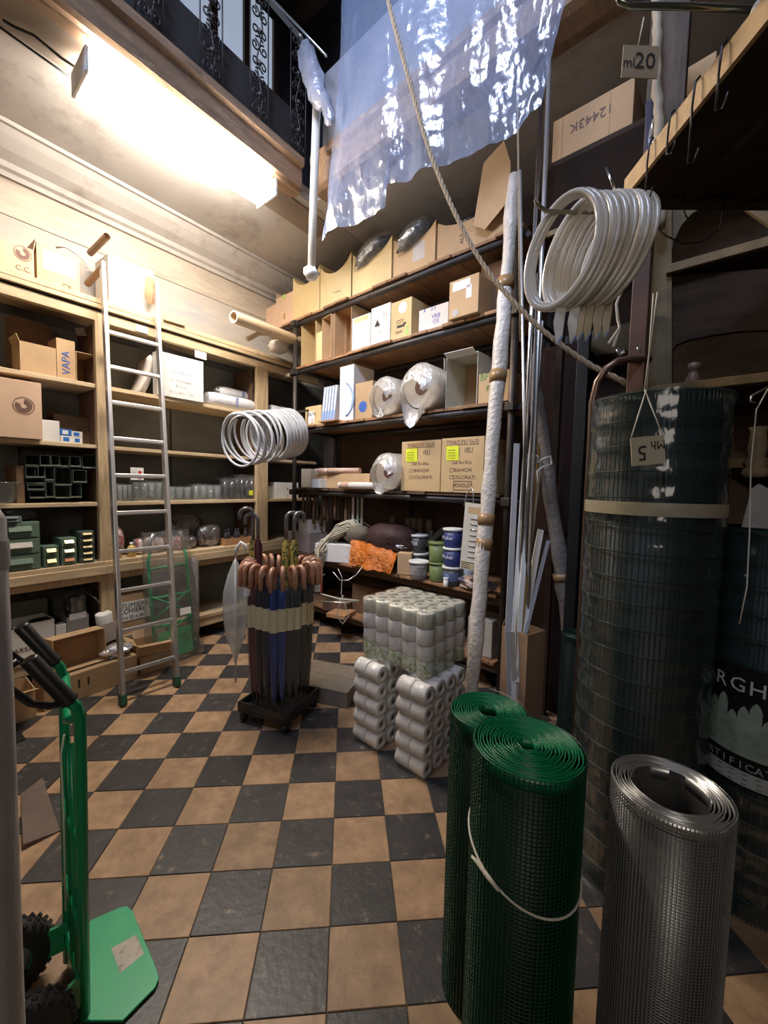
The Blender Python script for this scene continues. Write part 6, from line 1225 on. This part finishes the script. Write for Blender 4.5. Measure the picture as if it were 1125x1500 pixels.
t = thing('brown_packet', 'reddish brown box beside the pale packet at the right edge', 'box', r2p+Vector((0.01, -0.05, 1.495)), RS); MB().box(-0.035, 0.06, -0.03, 0.03, 0, 0.17).build('box', mat('red_brown_box', (0.13, 0.05, 0.035), 0.6), t, bevel=0.004)
# uprights in the dark
def upr(name, lab, pxa, pxb, pyt, y, m, zbot=0.0, d=0.05, cat='post'):
    xa, xb = onS(pxa, 520, y).x, onS(pxb, 520, y).x; zt = onS((pxa+pxb)/2, pyt, y).z
    return tag(MB().box(-(xb-xa)/2, (xb-xa)/2, 0, d, 0, zt-zbot).build(name, m, None, loc=SW((xa+xb)/2, y, zbot), rz=RS, bevel=0.004), lab, cat)
upr('rusty_post', 'rust-orange brown post beside the turned column, right of the hose coils', 920, 945, 300, 2.22, mat('rusty_orange_post', (0.085, 0.035, 0.018), 0.5, var=0.4, scale=5, dirt=(0.42, 0.10, 0.02), dscale=3, dlo=0.6, dhi=0.72))
upr('dark_post', 'tall dark brown wooden post behind the card numbered 20', 924, 978, -40, 2.335, mat('grey_brown_old_wood', (0.085, 0.06, 0.045), 0.8, var=0.3, stretch=(5, 5, 0.6), bump=0.2), zbot=Q(960, 292)[1])
upr('black_post', 'narrow black post far back between the profiles and the rusty post', 845, 862, 380, 2.75, BLACKPL)
a, b_ = SW(onS(968, 335, 2.27)), SW(onS(960, -10, 2.28)); t = wrapped_pole('twisted_strip', 'cream twisted paper strip tied up the dark post under the steel bar', a, b_, 0.02, mat('dirty_cream_strip', (0.36, 0.29, 0.2), 0.6, var=0.2), 9)
a, b_ = SW(onS(950, 290, 2.29)), SW(onS(952, 150, 2.29)); t = thing('black_tube', 'dark bluish tube hanging on the dark post', 'tube', a); MB().tube([(0, 0, 0), b_-a], 0.018, 10).build('tube', mat('blue_black_tube', (0.05, 0.05, 0.08), 0.3), t)
a, b_ = SW(onS(944, 300, 2.28)), SW(onS(958, 175, 2.28)); t = thing('film_twist', 'shiny twisted film strip hanging beside the dark bluish tube', 'strip', a)
random.seed(5); MB().tube([(b_-a)*(k/14)+Vector((random.uniform(-.012, .012), 0, 0)) for k in range(15)], [0.006+0.008*random.random() for k in range(15)], 6).build('strip', mat('shiny_film_strip', (0.5, 0.45, 0.4), 0.15, metal=0.5), t)
# rack above with the carton
xl, xr = onS(806, 240, 2.62).x, onS(925, 180, 2.62).x; zb_ = (onS(808, 240, 2.62).z+onS(920, 182, 2.62).z)/2
t = thing('dark_rack', 'dark upper rack carrying a tan carton right of the plastic sheet', 'rack', SW((xl+xr)/2, 2.62, zb_), RS); w2 = (xr-xl)/2
MB().box(-w2-0.02, w2+0.35, 0.0, 0.5, -0.03, -0.001).build('rack_board', DBR, t); MB().box(-w2-0.02, w2+0.55, 0.0, 0.02, -0.40, -0.03).build('rack_front', mat('black_brown_panel', (0.02, 0.012, 0.009), 0.9, spec=0.1), t)
MB().box(-w2-0.02, w2+0.55, -0.02, 0.0, -0.44, -0.41).build('rack_edge', EDGE, t)
for x in (-w2, w2+0.5): MB().box(x-0.02, x+0.02, 0.3, 0.34, -zb_, -0.03).build('rack_leg', DBR, t)
zt_ = (onS(808, 175, 2.62).z+onS(920, 115, 2.62).z)/2
b = carton('cardboard_box', 'long tan carton with an upside-down printed number on the dark upper rack', SW((xl+xr)/2, 2.82, zb_+0.002), RS, xr-xl, 0.36, zt_-zb_, m=mat('mid_tan_card', (0.46, 0.28, 0.14), 0.8, var=0.06))
lettering(b, '12443K', (0.0, -0.182, (zt_-zb_)*0.62), (PI/2, PI, 0), 0.075, INKBR)
for x in (-0.16, 0.1): MB().box(x-0.002, x+0.002, -0.1815, -0.18, 0, zt_-zb_).build('fold_line', CARDIN, b)
b = carton('cardboard_box', 'corner of a tan carton showing behind the overhead board', SW(onS(1010, 170, 2.62).x, 2.85, zb_+0.002), RS-0.1, 0.2, 0.3, 0.2)
# added dark mass in place of a carton, and grey board in the shadow
xl, xr = onS(794, 560, 3.0).x, onS(846, 560, 3.0).x; zt_ = onS(820, 505, 3.0).z
t = thing('dark_mass', 'tall dark reddish block added as dark mass behind the metal profiles', 'dark mass', SW((xl+xr)/2, 3.2, 0), RS)
w2 = (xr-xl)/2; MB().box(-w2, w2, -0.2, 0.2, 0, zt_).build('mass_body', mat('shadow_red_brown', (0.03, 0.015, 0.012), 0.8, spec=0.15, var=0.2), t, bevel=0.004)
MB().box(-w2+0.01, w2-0.01, -0.212, -0.2, 0.05, zt_*0.48).build('mass_front', MATS['shadow_red_brown'], t, bevel=0.003); MB().box(-w2+0.01, w2-0.01, -0.212, -0.2, zt_*0.5, zt_-0.03).build('mass_front', MATS['shadow_red_brown'], t, bevel=0.003)
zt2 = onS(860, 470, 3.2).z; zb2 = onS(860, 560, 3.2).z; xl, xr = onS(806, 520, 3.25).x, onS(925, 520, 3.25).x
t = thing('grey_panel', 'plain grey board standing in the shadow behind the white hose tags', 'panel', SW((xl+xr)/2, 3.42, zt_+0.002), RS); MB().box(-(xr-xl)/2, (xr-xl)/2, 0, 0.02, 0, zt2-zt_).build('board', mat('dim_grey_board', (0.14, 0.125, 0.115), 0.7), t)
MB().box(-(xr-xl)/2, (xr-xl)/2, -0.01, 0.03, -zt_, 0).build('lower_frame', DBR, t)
# bent bronze tube with wing nuts
pp = [atd(*q) for q in ((866, 640, 1.95), (868, 590, 1.95), (875, 560, 1.93), (888, 540, 1.92), (905, 529, 1.9), (925, 526, 1.9), (952, 527, 1.9))]
t = thing('bronze_tube', 'bent bronze tube handle with wing nuts rising behind the tall green mesh roll', 'handlebar', (pp[0].x, pp[0].y, 0)); o0 = Vector(t.location)
MB().tube([(0, 0, 0)]+[q-o0 for q in pp], 0.017, 12).build('tube', mat('bronze_tube', (0.16, 0.10, 0.07), 0.3, metal=0.6), t)
for q in ((908, 520, 1.9), (938, 517, 1.9)):
    c = atd(*q)-o0; MB().tube([c+RIGHT*0.0, c+RIGHT*(-0.015)+UP*0.025, c+RIGHT*(-0.006)+UP*0.03, c+RIGHT*0.002], 0.004, 5).tube([c, c+RIGHT*0.016+UP*0.022, c+RIGHT*0.02+UP*0.012, c], 0.004, 5).build('wing_nut', ALU, t)
# ============================================================ OVERHEAD BOARD WITH HOOKS
B0, B1 = atd(918, 292, 1.52), atd(1135, 18, 0.93); B1.z = B0.z = (B0.z+B1.z)/2; e = (B1-B0); e.z = 0; Lb = e.length; eu = e.normalized(); eo = Vector((eu.y, -eu.x, 0)); eo = eo if eo.dot(RIGHT) > 0 else -eo
t = thing('overhead_board', 'rough overhead wooden board with an edge coloured as lit, bristling with hooks', 'board', B0)
LITB = mat('lit_board_edge', (0.50, 0.31, 0.13), 0.65, var=0.15, scale=30, bump=0.2)  # light falling on the board's near edge put into its colour
f = lambda a, b, z: tuple(eu*a+eo*b+Vector((0, 0, z)))
def slab(name, m, a0, a1, b0, b1, z0, z1): return MB().add([f(a, b, z) for a in (a0, a1) for b in (b0, b1) for z in (z0, z1)], [(0,1,3,2), (4,6,7,5), (0,4,5,1), (2,3,7,6), (0,2,6,4), (1,5,7,3)]).build(name, m, t)
slab('lit_edge', LITB, 0, Lb+0.3, -0.012, 0, -0.005, 0.062); slab('under_board', DBR, 0, Lb+0.3, 0, 1.0, 0.0, 0.02); slab('far_edge', DBR, -0.02, 0, 0, 1.0, -0.03, 0.06)
for k in range(1, 5): slab('cross_rib', DBR, 0, Lb+0.3, 0.2*k, 0.2*k+0.03, -0.02, 0.0)
WIR = mat('dark_hook_wire', (0.06, 0.055, 0.055), 0.3, metal=0.8)
for k, (px, py, h) in enumerate(((945, 250, 0.11), (975, 215, 0.05), (988, 190, 0.15), (1058, 92, 0.09))):
    p = atd(px, py, 1.35-0.1*k); x = (p-B0).dot(eu)
    c = B0+eu*x-eo*0.014
    tag(MB().tube([(0, 0, 0.07), tuple(-eo*0.012+Vector((0, 0, 0.055))), tuple(-eo*0.016+Vector((0, 0, -0.01))), tuple(eu*(-0.01)-eo*0.01+Vector((0, 0, -h))), tuple(eu*0.015-eo*0.01+Vector((0, 0, -h-0.015))), tuple(eu*0.03-eo*0.01+Vector((0, 0, -h+0.01)))], 0.003, 6).build('wire_hook', WIR, None, loc=c),
        'wire hook on the overhead board edge, '+('lowest one beside the hose coils', 'short one, second from the bottom', 'long one, third from the bottom', 'topmost one near the steel bar')[k], 'hook')
for nm, pts, r, m, lab, cat in (('hanging_wire', ((953, 325, 1.5), (975, 345, 1.5), (1000, 357, 1.5), (1030, 354, 1.5), (1055, 335, 1.5), (1061, 300, 1.5), (1059, 245, 1.5)), 0.0028, WIR, 'thin wire sagging in a curve in front of the upper arch', 'wire'),
        ('hanging_wire', ((1004, 280, 1.5), (1000, 300, 1.5), (1003, 312, 1.5), (1008, 322, 1.5)), 0.003, WIR, 'short dark wire crook in front of the upper arch', 'wire'),
        ('hanging_wire', ((1065, 130, 1.3), (1055, 150, 1.3), (1035, 175, 1.3), (1018, 200, 1.3)), 0.0025, ALU, 'loose thin wire slanting under the overhead board', 'wire'),
        ('steel_skewer', ((957, 265, 1.42), (951, 290, 1.42), (944, 315, 1.42)), 0.0035, CHROME, 'short steel pin right of the hose coils', 'pin'),
        ('steel_skewer', ((888, 245, 1.3), (898, 272, 1.3), (910, 300, 1.3)), 0.0035, CHROME, 'steel pin sticking up over the white hose coils', 'pin'),
        ('hanging_string', ((1125, 570, 1.5), (1108, 600, 1.5), (1100, 680, 1.5), (1098, 780, 1.5), (1094, 860, 1.5), (1083, 914, 1.5)), 0.0025, STRING, 'white string dangling in front of the second mesh roll', 'string'),
        ('wire_hook', ((1128, 566, 1.55), (1112, 574, 1.55), (1101, 580, 1.55), (1099, 588, 1.55), (1106, 590, 1.55)), 0.004, ALU, 'pale curled hook end at the right edge above the second mesh roll', 'hook'),
        ('white_ribbon', ((922, 392, 1.45), (914, 420, 1.45), (903, 445, 1.44), (905, 468, 1.44), (908, 480, 1.44), (892, 503, 1.44)), 0.005, WHITEPL, 'white ribbon strip hanging below the hose coils', 'ribbon'),
        ('white_ribbon', ((908, 480, 1.44), (903, 495, 1.44), (899, 508, 1.44)), 0.005, WHITEPL, 'short forked end of the white ribbon below the hose coils', 'ribbon'),
        ('steel_bar', ((902, -12, 1.0), (908, 2, 1.0), (925, 9, 1.0), (1000, 9, 1.0), (1140, 16, 1.0)), 0.0075, mat('greenish_steel_bar', (0.25, 0.28, 0.24), 0.2, metal=0.8), 'greenish bent steel bar across the top right corner', 'bar'),
        ('rusty_wire', ((948, 300, 1.52), (940, 330, 1.5), (927, 365, 1.48), (918, 392, 1.47)), 0.003, mat('rusty_wire_metal', (0.2, 0.09, 0.05), 0.6, metal=0.4), 'rusty wire crossing the right side of the hose coils', 'wire')):
    tag(MB().tube([atd(*q)-atd(*pts[0]) for q in pts], r, 6).build(nm, m, None, loc=atd(*pts[0])), lab, cat)
t = thing('white_glint', 'white cap added for a bright reflection in the top right corner', 'glint', atd(1112, 28, 0.98)); crumple(MB(), (0, 0, 0), (0.02, 0.02, 0.04), 14, 8, 0.03, 2).build('cap', WHITEPL, t)  # added cap stands in for a white reflection
# ============================================================ WHITE HOSE COILS
VH = mat('translucent_white_hose', (0.74, 0.69, 0.62), 0.25, var=0.04, spec=0.6, coat=0.3)
rod = [atd(*q) for q in ((784, 292, 1.22), (790, 302, 1.23), (800, 309, 1.24), (840, 311, 1.28), (880, 311, 1.36), (925, 305, 1.46))]
tag(MB().tube([q-rod[0] for q in rod], 0.006, 8).build('hose_rod', mat('brass_grey_rod', (0.32, 0.29, 0.22), 0.35, metal=0.7), None, loc=rod[0]), 'bent metal rod carrying the white hose coils', 'rod')
HN = ('first white hose coil from the left, hanging tilted at the rod tip', 'second white hose coil from the left on the rod', 'third white hose coil from the left on the rod', 'fourth white hose coil from the left on the rod', 'fifth white hose coil from the left on the rod', 'sixth and rightmost white hose coil on the rod')
for k, (px, py, rx, ry, sl, dep) in enumerate(((826, 368, 38, 80, 10, 1.24), (849, 370, 31, 78, 14, 1.27), (860, 368, 30, 76, 16, 1.30), (873, 368, 28, 78, 18, 1.33), (889, 368, 30, 78, 20, 1.37), (903, 368, 28, 76, 22, 1.42))):
    c = atd(px, py, dep); s = dep/FPX; t = thing('white_hose_coil', HN[k], 'hose', c+Vector((0, 0, 0)), 0, 'white hose coils on the rod')
    for q in range(3):
        pts = []; oy = (q-1)*0.011; rr_ = 1-0.045*(q % 2)
        for i in range(36):
            a = 2*PI*i/36; u = rx*s*rr_*math.cos(a)*0.95; v = ry*s*rr_*math.sin(a)
            dd = -0.55*math.sqrt(max(0, (ry*s)**2-(rx*s)**2))*math.cos(a)
            pts.append(RIGHT*(u+sl*s*math.sin(a)+oy*0.8)+Vector((0, 0, v))+FWD*dd*0.9)
        MB().tube(pts, 0.0105, 8, closed=True).build('hose_turn', VH, t)
    a_ = [(0.0, 0.03), (0.022, 0.02), (0.012, -0.10), (-0.004, -0.125), (-0.016, -0.06)]
    base_ = RIGHT*(-sl*s*0.6+0.002)+Vector((0, 0, -ry*s+0.01))
    g = MB(); g.add([tuple(base_+RIGHT*(x*1.0)+Vector((0, 0, z))-FWD*0.012) for x, z in a_]+[tuple(base_+RIGHT*(x*1.0)+Vector((0, 0, z))-FWD*0.008+RIGHT*0.004) for x, z in a_], [(0, 1, 2, 3, 4), (9, 8, 7, 6, 5)]+[(i, (i+1) % 5, 5+(i+1) % 5, 5+i) for i in range(5)])
    tg = g.build('paper_wedge_tag', mat('cream_wedge_paper', (0.60, 0.52, 0.38), 0.6, var=0.06) if k > 1 else PAPER, t)
    MB().bar(base_+RIGHT*0.012+Vector((0, 0, -0.10))-FWD*0.0135, base_-RIGHT*0.004+Vector((0, 0, -0.125))-FWD*0.0135, 0.002, 0.006).build('blue_edge', SKY, t)
    MB().tube([RIGHT*(x)+Vector((0, 0, z)) for x, z in ((-rx*s*0.98, 0.0), (-rx*s*1.06, 0.008), (-rx*s*0.9, 0.014))], 0.003, 5).build('tie', STRING, t)
